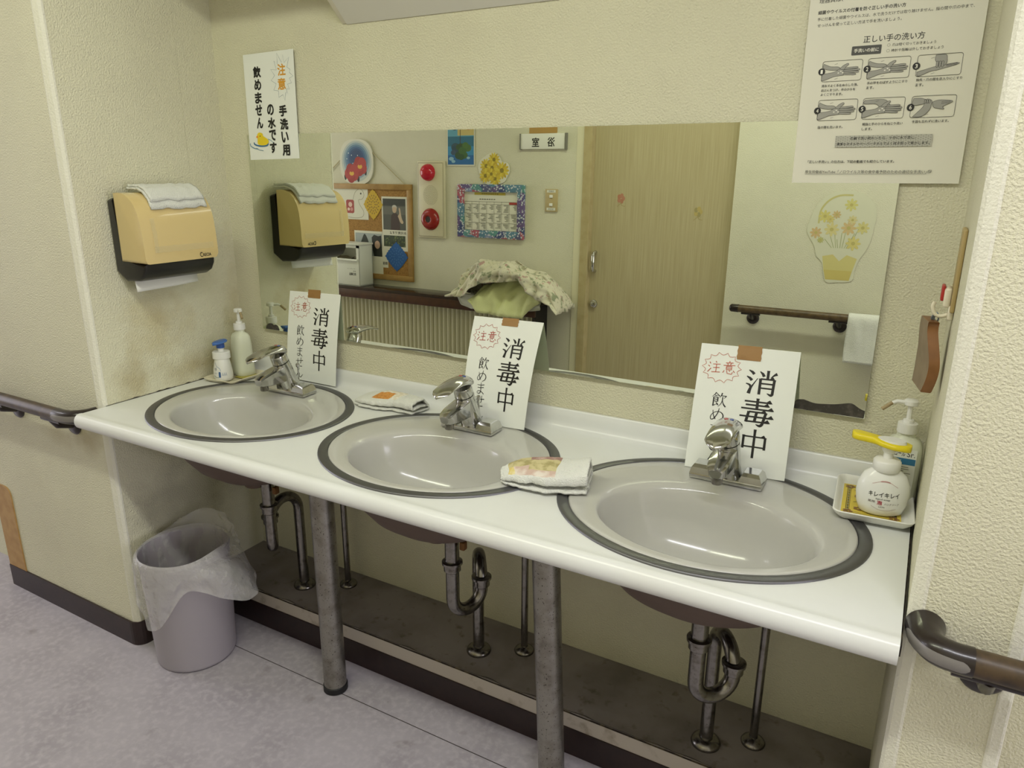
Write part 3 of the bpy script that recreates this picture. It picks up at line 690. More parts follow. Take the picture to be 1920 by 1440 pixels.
# ------------------------------------------------------------------ hand washing poster
def build_wash_poster():
    X0, Z1, W, Hh = 1.6705, 1.805, .290, .420
    f = planar((X0, -.0085, Z1), (1, 0, .006), (.006, 0, -1), W, Hh)
    t = thing('hand_washing_poster', 'tall hand washing instruction poster taped over the top right mirror corner', 'poster', (1.815, -.006, 1.385))
    sheet(f, M_poster, t, 'sheet', .0006)
    a = Art(f); s = lambda x: x-X0+.001; tt = lambda z: Z1-z
    K = '#2A2A26'
    def T(st, x0, x1, z, bold=0, col=K): a.text(col, st, s(x0), s(x1), tt(z), None, bold)
    T('理器具は、', 1.686, 1.727, 1.7135); T('細菌やウイルスの付着を防ぐ正しい手の洗い方', 1.686, 1.833, 1.6935, .02)
    T('手に付着した細菌やウイルスは、水で洗うだけでは取り除けません。指の間や爪の中まで、', 1.686, 1.940, 1.6820); T('せっけんを使って正しい方法で手を洗いましょう。', 1.687, 1.829, 1.6715)
    T('正しい手の洗い方', 1.770, 1.870, 1.6410, .008)
    a.rrect('#4A4A46', s(1.752), tt(1.6305), s(1.802), tt(1.6150), .0015); T('手洗いの前に', 1.756, 1.798, 1.6227, .02, '#E6E4D6')
    for z, st, x1 in ((1.6285, '爪は短く切っておきましょう', 1.889), (1.6190, '時計や指輪は外しておきましょう', 1.902)):
        a.line('#8A8A80', [(s(1.8135)+.0024*math.cos(k*.5236), tt(z)+.0024*math.sin(k*.5236)) for k in range(12)], .0005, True); T(st, 1.819, x1, z)
    G, O = '#9C9B92', '#2E2E2A'
    def arm(pts):
        pts = spline(pts+[pts[0]], 4)[:-1]; a.poly(G, pts); a.line(O, pts, .0006, True)
    def hand(x, z, w, h, flip=False, tilt=0):
        # x,z top-left of the picture box; a forearm from the left, palm, four fingers and thumb
        q = lambda u, v: (s(x)+w*u, tt(z)+h*(v+tilt*u))
        arm([q(.02, .62), q(.02, .95), q(.30, .78), q(.45, .74), q(.58, .70), q(.62, .52), q(.55, .38), q(.44, .40), q(.30, .55)])
        for k in range(4):
            v = .40+.085*k; L_ = (.90, .95, .93, .86)[k]
            arm([q(.56, v-.03), q(L_-.05, v-.045-.02*(1-k)), q(L_, v-.02*(1-k)), q(L_-.05, v+.035-.02*(1-k)), q(.56, v+.045)])
        arm([q(.44, .42), q(.52, .26), q(.62, .16), q(.66, .20), q(.60, .32), q(.55, .44)])
        for (u, v) in ((.48, .52), (.53, .60), (.42, .60)): a.disc('#E8E6DA', q(u, v), .0016, .0011, 8)
    rows = ((1.5895, 1.6075, 1.5715), (1.5195, 1.5385, 1.5015)); xs = ((1.7040, 1.7735), (1.7830, 1.8530), (1.8640, 1.9345))
    num = 0
    for r, (zm, zt, zb) in enumerate(rows):
        for c_, (x0, x1) in enumerate(xs):
            num += 1; a.rrect(O, s(x0), tt(zt), s(x1), tt(zb), .004, .0007); w_, h_ = x1-x0, zt-zb; q = lambda u, v: (s(x0)+w_*u, tt(zt)+h_*v)
            if num in (1, 2, 4):
                arm([q(.03, .12), q(.03, .34), q(.25, .45), q(.46, .42), q(.40, .30), q(.20, .26)]); hand(x0, zt, w_, h_)
            elif num == 3:
                arm([q(.02, .78), q(.06, .98), q(.32, .78), q(.46, .74), q(.62, .66), q(.90, .52), q(.92, .45), q(.66, .50), q(.44, .56), q(.24, .66)])
                arm([q(.40, .04), q(.40, .26), q(.46, .42), q(.50, .54), q(.56, .44), q(.60, .55), q(.66, .42), q(.66, .24), q(.62, .04)])
                for u in (.455, .515, .575): arm([q(u-.022, .34), q(u-.022, .56), q(u, .62), q(u+.022, .56), q(u+.022, .34)])
                for v in (.49, .53, .57): a.line(O, [q(.66, v), q(.90, v-.055)], .0005)
            elif num == 5:
                arm([q(.03, .10), q(.03, .26), q(.30, .28), q(.42, .46), q(.52, .52), q(.64, .44), q(.62, .26), q(.48, .08)]); hand(x0, zt+.001, w_, h_, tilt=.05)
            else:
                arm([q(.04, .10), q(.04, .42), q(.30, .36), q(.40, .28), q(.24, .12)]); arm([q(.06, .96), q(.26, .96), q(.42, .70), q(.46, .40), q(.44, .20), q(.30, .22), q(.28, .50)])
                arm([q(.48, .30), q(.62, .22), q(.88, .26), q(.92, .32), q(.80, .44), q(.72, .54), q(.76, .64), q(.66, .62), q(.52, .54)])
                for v in (.30, .35, .40): a.line(O, [q(.68, v), q(.88, v-.03)], .0005)
                for u in (.31, .355, .40): arm([q(u-.018, .34), q(u-.018, .20), q(u, .16), q(u+.018, .20), q(u+.018, .34)])
            for (u, v) in ((.30, .18), (.34, .90)): a.line(O, [q(u, v), q(u+.08, v-.05)], .0004)
            a.disc('#1E1E1C', (s(x0)-.0006, tt(zm)), .0062); a.text('#EDEBDD', str(num), s(x0)-.0026, s(x0)+.0014, tt(zm), .0070, .02)
    for st, x0, x1, z in (('流水でよく手をぬらした後、', 1.706, 1.770, 1.5640), ('石けんをつけ、手のひらを', 1.706, 1.766, 1.5560), ('よくこすります。', 1.706, 1.745, 1.5485), ('手の甲をのばすようにこすり', 1.785, 1.852, 1.5650), ('ます。', 1.785, 1.798, 1.5570),
                          ('指先・爪の間を念入りにこすり', 1.866, 1.938, 1.5660), ('ます。', 1.866, 1.879, 1.5575), ('指の間を洗います。', 1.707, 1.752, 1.4890), ('親指と手のひらをねじり洗い', 1.786, 1.854, 1.4925), ('します。', 1.786, 1.804, 1.4840), ('手首も忘れずに洗います。', 1.869, 1.928, 1.4945)):
        T(st, x0, x1, z, .012)
    a.rect('#B4B3A6', s(1.742), tt(1.4725), s(1.906), tt(1.4515))
    for i in range(41):
        for j in range(5): a._face([(s(1.7435)+i*.004+.0011*math.cos(k*1.5708), tt(1.4710)+j*.0042+(.0021 if i % 2 else 0)+.0011*math.sin(k*1.5708)) for k in range(4)], a.mi('#8C8B80'))
    a.up(); T('石鹸で洗い終わったら、十分に水で流し、', 1.768, 1.879, 1.4672, .02); T('清潔なタオルやペーパータオルでよく拭き取って乾かします。', 1.745, 1.903, 1.4572, .02)
    T('「正しい手洗い」の仕方は、下記の動画でも紹介しています。', 1.696, 1.849, 1.4250, .015); T('厚生労働省YouTube「ノロウイルス等の食中毒予防のための適切な手洗い」', 1.693, 1.905, 1.4060)
    a.line(K, [(s(1.693), tt(1.4015)), (s(1.905), tt(1.4022))], .0005); a.rrect(K, s(1.908), tt(1.4090), s(1.913), tt(1.4055), .0008, .0005); a.rrect(K, s(1.9065), tt(1.4075), s(1.9115), tt(1.4040), .0008, .0005)
    a.done('lettering', t)
build_wash_poster()

# white fitting over the mirror, cut by the top of the photo
def build_fitting():
    t = thing('wall_fitting', 'white wall-mounted fitting with slanted underside above the mirror, at the top edge', 'wall fitting', (.95, -.02, 1.77))
    mb = MB().prism([(-.0005, 1.7704), (-.003, 1.7704), (-.058, 1.823), (-.058, 1.90), (-.0005, 1.93)], lambda a, b, x: (x, a, b), .5223, 1.42, .0012)
    part('housing', mb, mat('fitting_white', '#DAD8D0', .4), t, smooth=20)
    mb = MB().prism([(-.0005, 1.775), (-.003, 1.7725), (-.0595, 1.8235), (-.0595, 1.90), (-.0005, 1.93)], lambda a, b, x: (x, a, b), .508, .5223, .001); part('end_cap', mb, mat('fitting_cap', '#D0CBB8', .3), t, smooth=20)
build_fitting()

# ------------------------------------------------------------------ towel dispenser
def build_dispenser():
    t = thing('towel_dispenser', 'yellow and black paper towel dispenser on the left alcove wall', 'towel dispenser', (0, -.29, 1.12))
    y0, y1 = -.405, -.175; F = lambda a, b, y: (a, y, b)
    prof = [(.034, 1.162), (.034, 1.343)]+spline([(.034, 1.343), (.070, 1.345), (.098, 1.336), (.121, 1.314), (.135, 1.280), (.141, 1.230), (.143, 1.162)], 4)[1:]
    mb = MB().prism(prof, F, y0, y1, .010); part('cover', mb, mat('yellow_abs', '#D5BE84', .18, coat=.5), t, smooth=35, label='yellowed cream cover')
    prof = [(.0005, 1.325), (.034, 1.335), (.034, 1.162), (.132, 1.1605), (.130, 1.145), (.118, 1.126), (.095, 1.114), (.04, 1.110), (.0005, 1.135)]
    mb = MB().prism(prof, F, y0+.004, y1-.004, .008); part('back_housing', mb, M_black, t, smooth=35)
    mb = MB(); mb.grid(lambda a, b: (.062+.006*math.sin(a*3)+.006*b, -.392+a*.195, 1.118-b*(.036-.006*a)), 6, 4); part('paper_towel', mb, mat('paper_white', '#DCDCD4', .8), t, solid=.0008)
    f = planar((.1438, -.275, 1.195), (0, 1, 0), (0, 0, -1), .08, .03); a = Art(f)
    a.char('#1C1810', 'C', .0415, .0215, .0085, .0135, .02); a.text('#1C1810', 'RECIA', .0475, .0740, .0228, .0088, .02); a.done('logo', t)
    # crinkled clear tape along the cover's lower and left edges
    mb = MB(); mb.grid(lambda a, b: (.1435+.0008*noise.noise((a*40, b*3, 0)), -.375+a*.185, 1.190+b*.017+.001*noise.noise((a*14, 0, 5))), 40, 3)
    mb.grid(lambda a, b: (interp([(1.19, .1435), (1.235, .1422), (1.28, .1362), (1.30, .1285)], 1.19+b*.09)+.0008+.0008*noise.noise((a*4, b*40, 2)), -.375+a*.012+.001*noise.noise((b*14, 0, 1)), 1.19+b*.09), 3, 40)
    part('clear_tape', mb, mat('clear_tape_film', '#E8DCB0', .15, alpha=.32), t, smooth=60)
    w = thing('hand_towel', 'folded white cloth lying on top of the yellow dispenser', 'towel', (.06, -.28, 1.346), 'white hand cloths')
    def fold(a, b):
        x = .020+.112*b+.004*noise.noise((a*5, b*3, 1)); z = interp([(0, 1.350), (.07, 1.3530), (.098, 1.344), (.121, 1.321), (.136, 1.292)], x)
        return (x, -.362+.172*a+.010*(1-b)+.004*noise.noise((b*6, a*2, 7)), z+.003*noise.noise((a*9, b*9, 3)))
    for k, off in enumerate((0, .007)):
        mb = MB().grid(lambda a, b: Vector(fold(a*(1-.04*k)+.02*k, b*(1-.06*k)))+Vector((.002*k, 0, off+.003)), 30, 18); part('upper_layer' if k else 'lower_layer', mb, M_towel, w, smooth=60, solid=.006)
build_dispenser()

# ------------------------------------------------------------------ hand towels on the counter
def towel(name, label, cpts, zb, hgt, mats, pat, seed):
    """folded cloth: a strip folded in three, open at its far end. cpts = (x, y, half width) along the fold axis"""
    cen = [Vector((p[0], p[1], 0)) for p in cpts]; c0 = sum(cen, Vector())/len(cen)
    t = thing(name, label, 'towel', (c0.x, c0.y, zb), 'white hand cloths')
    sp = spline([(p[0], p[1], p[2], p[3]) for p in cpts], 12); n = len(sp)
    mb = MB(); m = 60; vs = []
    for i, (x, y, hw, hs) in enumerate(sp):
        d = Vector((sp[min(i+1, n-1)][0]-sp[max(i-1, 0)][0], sp[min(i+1, n-1)][1]-sp[max(i-1, 0)][1], 0)).normalized(); nn = Vector((-d.y, d.x, 0)); row = []
        h = hgt*hs
        for j in range(m+1):
            g = j/m      # bottom layer, turn, middle, turn, top
            if g < .28: w_, z_ = -1+2*g/.28, 0
            elif g < .36: a_ = (g-.28)/.08*math.pi; w_, z_ = 1+.03*math.sin(a_), .30*(1-math.cos(a_))/2*1
            elif g < .62: w_, z_ = 1-1.86*(g-.36)/.26, .30+.12*math.sin((g-.36)/.26*math.pi)
            elif g < .70: a_ = (g-.62)/.08*math.pi; w_, z_ = -.86-.05*math.sin(a_), .30+.42*(1-math.cos(a_))/2
            else: q = (g-.70)/.30; w_, z_ = -.86+1.84*q, .72+.28*math.sin(q*math.pi*.9)-.55*max(0, q-.75)/.25*0.9
            p = Vector((x, y, zb))+nn*hw*w_*(1+.07*noise.noise((i*.13, j*.06, seed)))+Vector((0, 0, .0035+h*z_))
            p += Vector((noise.noise((i*.3, j*.2, seed+4)), noise.noise((i*.3, j*.2, seed+8)), .8*abs(noise.noise((i*.17, j*.15, seed+2)))))*.0035
            row.append(mb.bm.verts.new(p))
        vs.append(row)
    for i in range(n-1):
        for j in range(m):
            mb.bm.faces.new((vs[i][j], vs[i+1][j], vs[i+1][j+1], vs[i][j+1])).material_index = pat(i/(n-1), j/m)
    part('cloth', mb, mats, t, smooth=70, solid=.0045)
def pr(name, col, c2, sc=90): return mat(name, col, .9, mottle=(sc, c2, .45, .6), bump=(420, .5, .002))
Mt1 = [M_towel, pr('orange_weave', '#D79A50', '#C28038', 160), pr('pale_print', '#DDD3BC', '#EFEBDF')]
def pat1(u, g):
    if g > .72 and .24 < u < .50 and .70 < g < .86: return 1
    if g > .72 and .24 < u < .62 and g <= .92: return 2
    return 0
towel('hand_towel', 'white hand towel with orange patch, folded behind the left and middle basins', [(.590, -.082, .050, .5), (.63, -.083, .060, .9), (.675, -.084, .058, 1.1), (.72, -.085, .044, 1.2), (.765, -.092, .036, 1.3), (.792, -.098, .030, 1.25)], H+.002, .024, Mt1, pat1, 1.3)
Mt2 = [M_towel, pr('olive_contour_print', '#C9BE8E', '#A79C6A', 60), pr('plum_print', '#9E7C72', '#C4A89C', 50), pr('yellow_print', '#D6C272', '#E2D6A4', 40), pr('pink_print', '#CBB0A2', '#E2D8CC', 30)]
def pat2(u, g):
    if g < .70 or not (.14 < u < .68): return 0
    q = (g-.70)/.30
    if q > .93: return 0
    if u < .40: return 1 if q > .30 else (3 if u < .22 else 4)
    if q > .70: return 3 if u < .48 else 2
    if q > .52: return 2
    return 1 if q > .12 else 4
towel('hand_towel', 'white hand towel with patchwork print, folded between the middle and right basins', [(1.211, -0.378, .022, .45), (1.232, -0.366, .040, .8), (1.266, -0.350, .055, 1.05), (1.309, -0.336, .062, 1.15), (1.349, -0.326, .056, 1.2), (1.387, -0.315, .048, 1.5)], H+.006, .034, Mt2, pat2, 5.1)

# ------------------------------------------------------------------ trays and bottles
def tray(name, label, c, wx, wy, ang, z, hh, m, group):
    t = thing(name, label, 'tray', (c[0], c[1], z), group)
    def rr(a, b, r, zz):
        pts = []
        for (sx, sy, a0) in ((1, -1, -90), (1, 1, 0), (-1, 1, 90), (-1, -1, 180)):
            for k in range(7):
                th = math.radians(a0+15*k); pts.append(((a-r)*sx+r*math.cos(th), (b-r)*sy+r*math.sin(th)))
        ca, sa = math.cos(ang), math.sin(ang)
        return [(c[0]+x*ca-y*sa, c[1]+x*sa+y*ca, z+zz) for x, y in pts]
    a, b = wx/2, wy/2
    mb = MB().loft([rr(a-.012, b-.012, .012, 0), rr(a-.004, b-.004, .014, hh*.55), rr(a, b, .016, hh), rr(a-.002, b-.002, .015, hh+.0015), rr(a-.005, b-.005, .013, hh), rr(a-.010, b-.010, .011, hh*.5), rr(a-.016, b-.016, .010, .003)]); part('dish', mb, m, t, smooth=60)
    return t
M_cream = mat('cream_plastic', '#DDD6BC', .3)
tray('soap_tray', 'shallow cream plastic tray in the left corner, under two pump bottles', (.080, -.112), .128, .150, math.radians(4), H+.001, .011, M_cream, None)
tray('soap_tray', 'white plastic dish in the right corner, with a yellow printed pad', (1.9085, -.118), .140, .200, math.radians(3), H+.0065, .016, M_white, None)
def pump_blue():
    c = (.074, -.150, H+.006); ang = math.radians(-35)
    t = thing('soap_bottle', 'small white foam soap bottle with blue pump head, on the left tray', 'soap bottle', c)
    mb = MB().lathe(c, [(.030, 0), (.035, .003), (.0362, .012), (.035, .030), (.031, .050), (.027, .064), (.0255, .068)], 40, 1, .8, ang); bo = part('bottle_body', mb, M_white, t, smooth=60)
    mb = MB().lathe(c, [(.0255, .068), (.0265, .069), (.0262, .088), (.024, .090)], 32); part('collar', mb, M_white, t)
    mb = MB().lathe(c, [(.009, .089), (.009, .103)], 20); part('neck', mb, M_white, t)
    M_bl = mat('blue_pump', '#3F6BB2', .35); M_bd = mat('deep_blue_pump', '#2E55A0', .35)
    mb = MB().lathe(c, [(.0125, .101), (.012, .117)], 24, mi=1); rings = []
    dx, dy = math.cos(ang-.9), math.sin(ang-.9)
    for k in range(11):
        f = k/10; wd = .019*math.sin(math.pi*min(1, .16+f*.84))**.6; px, py = c[0]+dx*(-.018+.047*f), c[1]+dy*(-.018+.047*f)
        rings.append([(px-dy*wd*math.cos(q*.3927), py+dx*wd*math.cos(q*.3927), c[2]+.1205-.004*f+(.005)*math.sin(q*.3927)) for q in range(16)])
    mb.loft(rings); part('pump_head', mb, [M_bl, M_bd], t, smooth=50)
    # printed label: lettering and blue ornaments on the curved face
    class Cyl: pass
    def f(s, q, h=0):
        z = c[2]+.060-q; r = interp([(0, .030), (.003, .035), (.012, .0362), (.030, .035), (.050, .031), (.064, .027)], z-c[2])+.0004+h; a_ = math.radians(-118)+s/.034
        x, y = r*math.cos(a_-ang), r*.8*math.sin(a_-ang); return Vector((c[0]+x*math.cos(ang)-y*math.sin(ang), c[1]+x*math.sin(ang)+y*math.cos(ang), z))
    f.W = .08; f.H = .06; a = Art(f)
    a.text('#2C3A5A', 'ré', .012, .022, .020, .010, .0); a.text('#2C3A5A', 'ソープ', .012, .024, .034, .005)
    a.line('#5C7FA8', spline([(.012, .002), (.022, .012), (.034, .018), (.038, .026)], 5), .0012); a.line('#7A8C6A', spline([(.010, .042), (.020, .046), (.030, .046)], 4), .0016)
    for x in (.042, .048, .054): a.line('#54749C', [(x, .040), (x+.002, .030), (x+.004, .040)], .0011)
    a.rrect('#3E6296', .030, .028, .0375, .046, .003)
    a.done('label_print', bo)
pump_blue()
M_clear = mat('translucent_pe', '#DADDC8', .35, sss=.3)
def nozzle_pump(c, t, zc, dirx, diry, tipm):
    x, y = c[0], c[1]
    mb = MB().lathe((x, y, zc), [(.0175, 0), (.0180, .002), (.0175, .019), (.010, .020), (.0095, .026), (.006, .027)], 28); part('screw_cap', mb, M_white, t)
    mb = MB().lathe((x, y, zc+.026), [(.0048, 0), (.0048, .030)], 16); part('stem', mb, M_white, t)
    d = Vector((dirx, diry, 0)).normalized(); p = Vector((x, y, zc+.060))
    mb = MB().lathe((x, y, zc+.054), [(.008, 0), (.0125, .002), (.0128, .010), (.010, .0125)], 24)
    mb.sweep([p+d*.006, p+d*.025+Vector((0, 0, .001)), p+d*.034-Vector((0, 0, .003))], [.0045, .0038, .0036], 12); h = part('pump_head', mb, M_white, t, smooth=50)
    mb = MB().sweep([p+d*.033-Vector((0, 0, .002)), p+d*.050-Vector((0, 0, .017))], .0038, 12); part('nozzle_tip', mb, tipm, h)
M_stain = mat('yellowed_tip', '#A2906A', .5, mottle=(120, '#7E6A40', .5, .8))
def bottle_left():
    c = (.082, -.078, H+.006); t = thing('soap_bottle', 'taller translucent white pump bottle at the back of the left tray', 'soap bottle', c)
    mb = MB(); ang = math.radians(-15)
    prof = [(.034, 0), (.0375, .004), (.037, .02), (.0335, .10), (.031, .122), (.026, .132), (.017, .138), (.016, .146)]
    n = 40; rings = []
    for r, z in prof:
        e = 3.2 if r > .02 else 2
        ring = []
        for k in range(n):
            th = 2*math.pi*k/n; cs, sn = math.cos(th), math.sin(th); rr_ = r/((abs(cs)**e+abs(sn)**e)**(1/e)); xx, yy = rr_*cs, rr_*sn*.78
            ring.append((c[0]+xx*math.cos(ang)-yy*math.sin(ang), c[1]+xx*math.sin(ang)+yy*math.cos(ang), c[2]+z))
        rings.append(ring)
    mb.loft(rings); part('bottle_body', mb, M_clear, t, smooth=50)
    nozzle_pump(c, t, c[2]+.146, .95, -.5, M_stain)
bottle_left()
def sponge():
    mb = MB().box((.086, -.120, H+.0055), (.130, -.062, H+.009), .002); o = part('soap_pad', mb, mat('olive_pad', '#A89E4C', .9, bump=(300, .8, .003)), None); tag(o, 'thin olive yellow pad under the tall bottle in the left tray', 'pad')
sponge()
def bottle_right():
    c = (1.946, -.062, H+.0105); t = thing('sanitizer_bottle', 'square white sanitizer pump bottle behind the round foam bottle, with blue label band', 'sanitizer bottle', c)
    mb = MB(); n = 40; rings = []
    for r, z in [(.030, 0), (.0335, .004), (.0335, .100), (.032, .112), (.026, .124), (.017, .130), (.016, .138)]:
        e = 4 if r > .02 else 2; ring = []
        for k in range(n):
            th = 2*math.pi*k/n; cs, sn = math.cos(th), math.sin(th); rr_ = r/((abs(cs)**e+abs(sn)**e)**(1/e)); ring.append((c[0]+rr_*cs, c[1]+rr_*sn*.8, c[2]+z))
        rings.append(ring)
    mb.loft(rings); bo = part('bottle_body', mb, M_clear, t, smooth=50)
    nozzle_pump(c, t, c[2]+.138, -.95, -.25, M_stain)
    f = planar((c[0]-.026, c[1]-.0275, c[2]+.112), (1, 0, 0), (0, 0, -1), .052, .10); a = Art(f)
    a.rect('#E4E6DC', .002, .0, .050, .096); a.text('#3A3A36', 'スコール', .004, .030, .010, .011, .02); a.text('#3A3A36', 'Sr.', .033, .047, .010, .011, .01)
    a.rect('#2F6F94', .002, .019, .049, .032); a.text('#D6E2E6', '00ml', .006, .024, .0255, .007)
    random.seed(3)
    for r in range(14): a.line('#6E6E60', [(.008+random.random()*.004, .037+r*.0042), (.030+random.random()*.016, .037+r*.0042)], .0013)
    a.done('label_print', bo)
bottle_right()
def foam_bottle():
    c = (1.922, -.158, H+.0115); ang = math.radians(10); ca, sa = math.cos(ang), math.sin(ang)
    t = thing('foam_soap_bottle', 'round white foam soap bottle with bright yellow pump attachment in the right dish', 'soap bottle', c)
    n = 40; rings = []
    prof = [(.030, .000), (.0375, .004), (.0435, .020), (.0465, .042), (.0445, .062), (.036, .080), (.024, .089), (.0225, .092)]
    for r, z in prof: rings.append([(c[0]+r*math.cos(2*math.pi*k/n)*ca-r*.62*math.sin(2*math.pi*k/n)*sa, c[1]+r*math.cos(2*math.pi*k/n)*sa+r*.62*math.sin(2*math.pi*k/n)*ca, c[2]+z) for k in range(n)])
    bo = part('bottle_body', MB().loft(rings), mat('gloss_white', '#ECEDE8', .2), t, smooth=60)
    mb = MB().lathe(c, [(.0225, .088), (.0240, .090), (.0238, .106), (.021, .1095), (.009, .112)], 32); part('collar', mb, M_white, t)
    mb = MB().lathe(c, [(.0085, .110), (.0085, .122), (.012, .126), (.012, .135), (.009, .138)], 24); part('pump_neck', mb, M_white, t)
    # yellow attachment: long spoon-like plate with a white oval button
    d = Vector((-.93, .10, .0)); d.normalize(); sd = Vector((-d.y, d.x, 0)); rings = []; p0 = Vector((c[0], c[1], c[2]+.140))
    for k in range(22):
        f = k/21; u = -.036+.102*f; wd = interp([(0, .008), (.06, .016), (.25, .0225), (.45, .021), (.62, .012), (.75, .013), (.88, .016), (.96, .012), (1, .005)], f); zc_ = interp([(0, -.003), (.3, -.001), (.6, .003), (1, .006)], f); th = .0075 if f < .6 else .0085
        rings.append([p0+d*u+sd*wd*math.cos(q*.3927)+Vector((0, 0, zc_+th*max(-.8, min(.8, math.sin(q*.3927)*1.4)))) for q in range(16)])
    py_ = part('pump_attachment', MB().loft(rings), mat('bright_yellow_plastic', '#E6D21E', .35), t, smooth=50, label='bright yellow plastic attachment')
    mb = MB(); mb.loft([[p0+d*(-.002+.026*math.cos(q*.3142))+sd*.0165*math.sin(q*.3142)+Vector((0, 0, .003)) for q in range(20)], [p0+d*(-.002+.024*math.cos(q*.3142))+sd*.0150*math.sin(q*.3142)+Vector((0, 0, .0088)) for q in range(20)]], False, True); part('button', mb, M_white, py_)
    def f(s, q, h=0):
        z = c[2]+.080-q; r = interp([(p[1], p[0]) for p in prof], z-c[2])+.0005+h; a_ = math.radians(-90)+(s-.035)/.036
        x, y = r*math.cos(a_), r*.62*math.sin(a_); return Vector((c[0]+x*ca-y*sa, c[1]+x*sa+y*ca, z))
    f.W = .07; f.H = .08; a = Art(f)
    a.line('#B98A88', spline([(.015, .014), (.028, .008), (.040, .0085), (.052, .017)], 6), [.0006]*6+[.0022]*7+[.0006]*6)
    a.text('#26241F', 'キレイキレイ', .013, .055, .033, .0095, .015); a.text('#26241F', 'hand soap', .024, .043, .0425, .0045)
    a.text('#5A4A46', '薬用', .013, .023, .0485, .005); a.text('#B01E3C', '泡', .026, .033, .0495, .009, .03); a.text('#5A4A46', 'ハンドソープ', .036, .057, .051, .0048)
    a.text('#4A4A46', 'LION', .029, .037, .058, .003)
    a.line('#B9A0A0', spline([(.018, .058), (.030, .0645), (.044, .0645), (.054, .060)], 5), .0006)
    a.done('label_print', bo)
foam_bottle()
def printed_pad():
    c = (1.905, -.118); ang = math.radians(3); z = H+.0100
    ca, sa = math.cos(ang), math.sin(ang); f = planar((c[0]-.052*ca-.076*sa*1, c[1]-.052*sa+.076*ca, z+.0008), (ca, sa, 0), (sa, -ca, 0), .104, .152)
    t = thing('printed_pad', 'yellow printed mat lying under the bottles in the right dish', 'mat', (c[0], c[1], z))
    sheet(f, mat('yellow_pad', '#D9C24E', .6), t, 'sheet', .0006)
    a = Art(f); a.rrect('#4A3E22', .008, .010, .096, .142, .002, .0012); a.rrect('#4A3E22', .014, .016, .090, .136, .002, .0008)
    random.seed(5)
    for k in range(30):
        y = .012+.0043*k
        for x in (.0095, .0925): a.rect(('#6E8C8A', '#8A6A32', '#3E3620')[k % 3], x, y, x+.0032, y+.0028)
    for (x, y) in ((.012, .014), (.092, .014), (.012, .138), (.092, .138), (.03, .06), (.05, .10), (.07, .05), (.03, .12), (.072, .115)):
        for k in range(5): a.disc('#8A6236', (x+.006*math.cos(k*1.257), y+.006*math.sin(k*1.257)), .004, .0028, 10)
    a.line('#5E5A2C', spline([(.02, .03), (.04, .045), (.06, .03), (.08, .05)], 5), .0012); a.line('#5E5A2C', spline([(.02, .09), (.045, .08), (.065, .09), (.084, .08)], 5), .0012)
    a.done('print', t)
printed_pad()

# ------------------------------------------------------------------ right cheek: switch plate, hook, wooden tag
def build_call():
    t = thing('call_switch_plate', 'narrow beige switch plate with a red lever on the right alcove wall', 'switch plate', (L, -.235, 1.26))
    mb = MB().box((L-.0070, -.262, 1.190), (L-.0003, -.192, 1.322), .0025, 3); part('plate', mb, mat('beige_plate', '#A8935F', .45), t)
    mb = MB().box((L-.018, -.250, 1.196), (L-.0070, -.208, 1.228), .004, 3); sw = part('switch_body', mb, M_cream, t)
    mb = MB().box((L-.0225, -.246, 1.206), (L-.017, -.214, 1.231), .0025, 3); part('red_lever', mb, mat('red_plastic', '#A82A22', .4), sw)
    k = tag(part('coat_hook', MB().box((L-.009, -.252, 1.176), (L-.0004, -.222, 1.200), .003).sweep(spline([(L-.008, -.237, 1.184), (L-.018, -.237, 1.180), (L-.027, -.237, 1.184), (L-.031, -.237, 1.195), (L-.029, -.237, 1.203)], 4), .0032, 12), M_cream, None, smooth=50), 'small cream plastic hook holding the wooden tag, under the beige plate', 'hook')
    w_ = thing('wooden_tag', 'thick curved brown wooden tag hanging from the cream hook', 'wooden tag', (L-.016, -.225, 1.03))
    prof = spline([(-.252, 1.172), (-.246, 1.160), (-.256, 1.128), (-.264, 1.100), (-.260, 1.074), (-.252, 1.052)], 5)+[(-.178, 1.052)]+spline([(-.170, 1.072), (-.168, 1.095), (-.178, 1.13), (-.190, 1.160), (-.196, 1.172)], 5)
    mb = MB().prism(prof, lambda a, b, x: (x-.20*(a+.25)+.004*math.sin((b-1.05)*38)-.002, a, b), L-.0275, L-.0115, .0015)
    bmesh.ops.recalc_face_normals(mb.bm, faces=mb.bm.faces[:])
    for q in mb.bm.faces:
        if q.normal.x < -.75: q.material_index = 1
    part('board', mb, [mat('varnished_wood', '#84582C', .4, mottle=(24, '#6A441E', .4, .7)), mat('weathered_wood_face', '#8E7C62', .6, mottle=(24, '#7C6A52', .4, .7))], w_, smooth=30)
    mb = MB()
    for q in range(3): mb.sweep(spline([(L-.024, -.225+.006*q, 1.160), (L-.026-.002*q, -.232, 1.175), (L-.024, -.237, 1.1855), (L-.020, -.236+.003*q, 1.176), (L-.022, -.214, 1.160)], 5), .0011, 8)
    part('cord', mb, mat('blue_grey_string', '#7E8A92', .8), w_)
build_call()

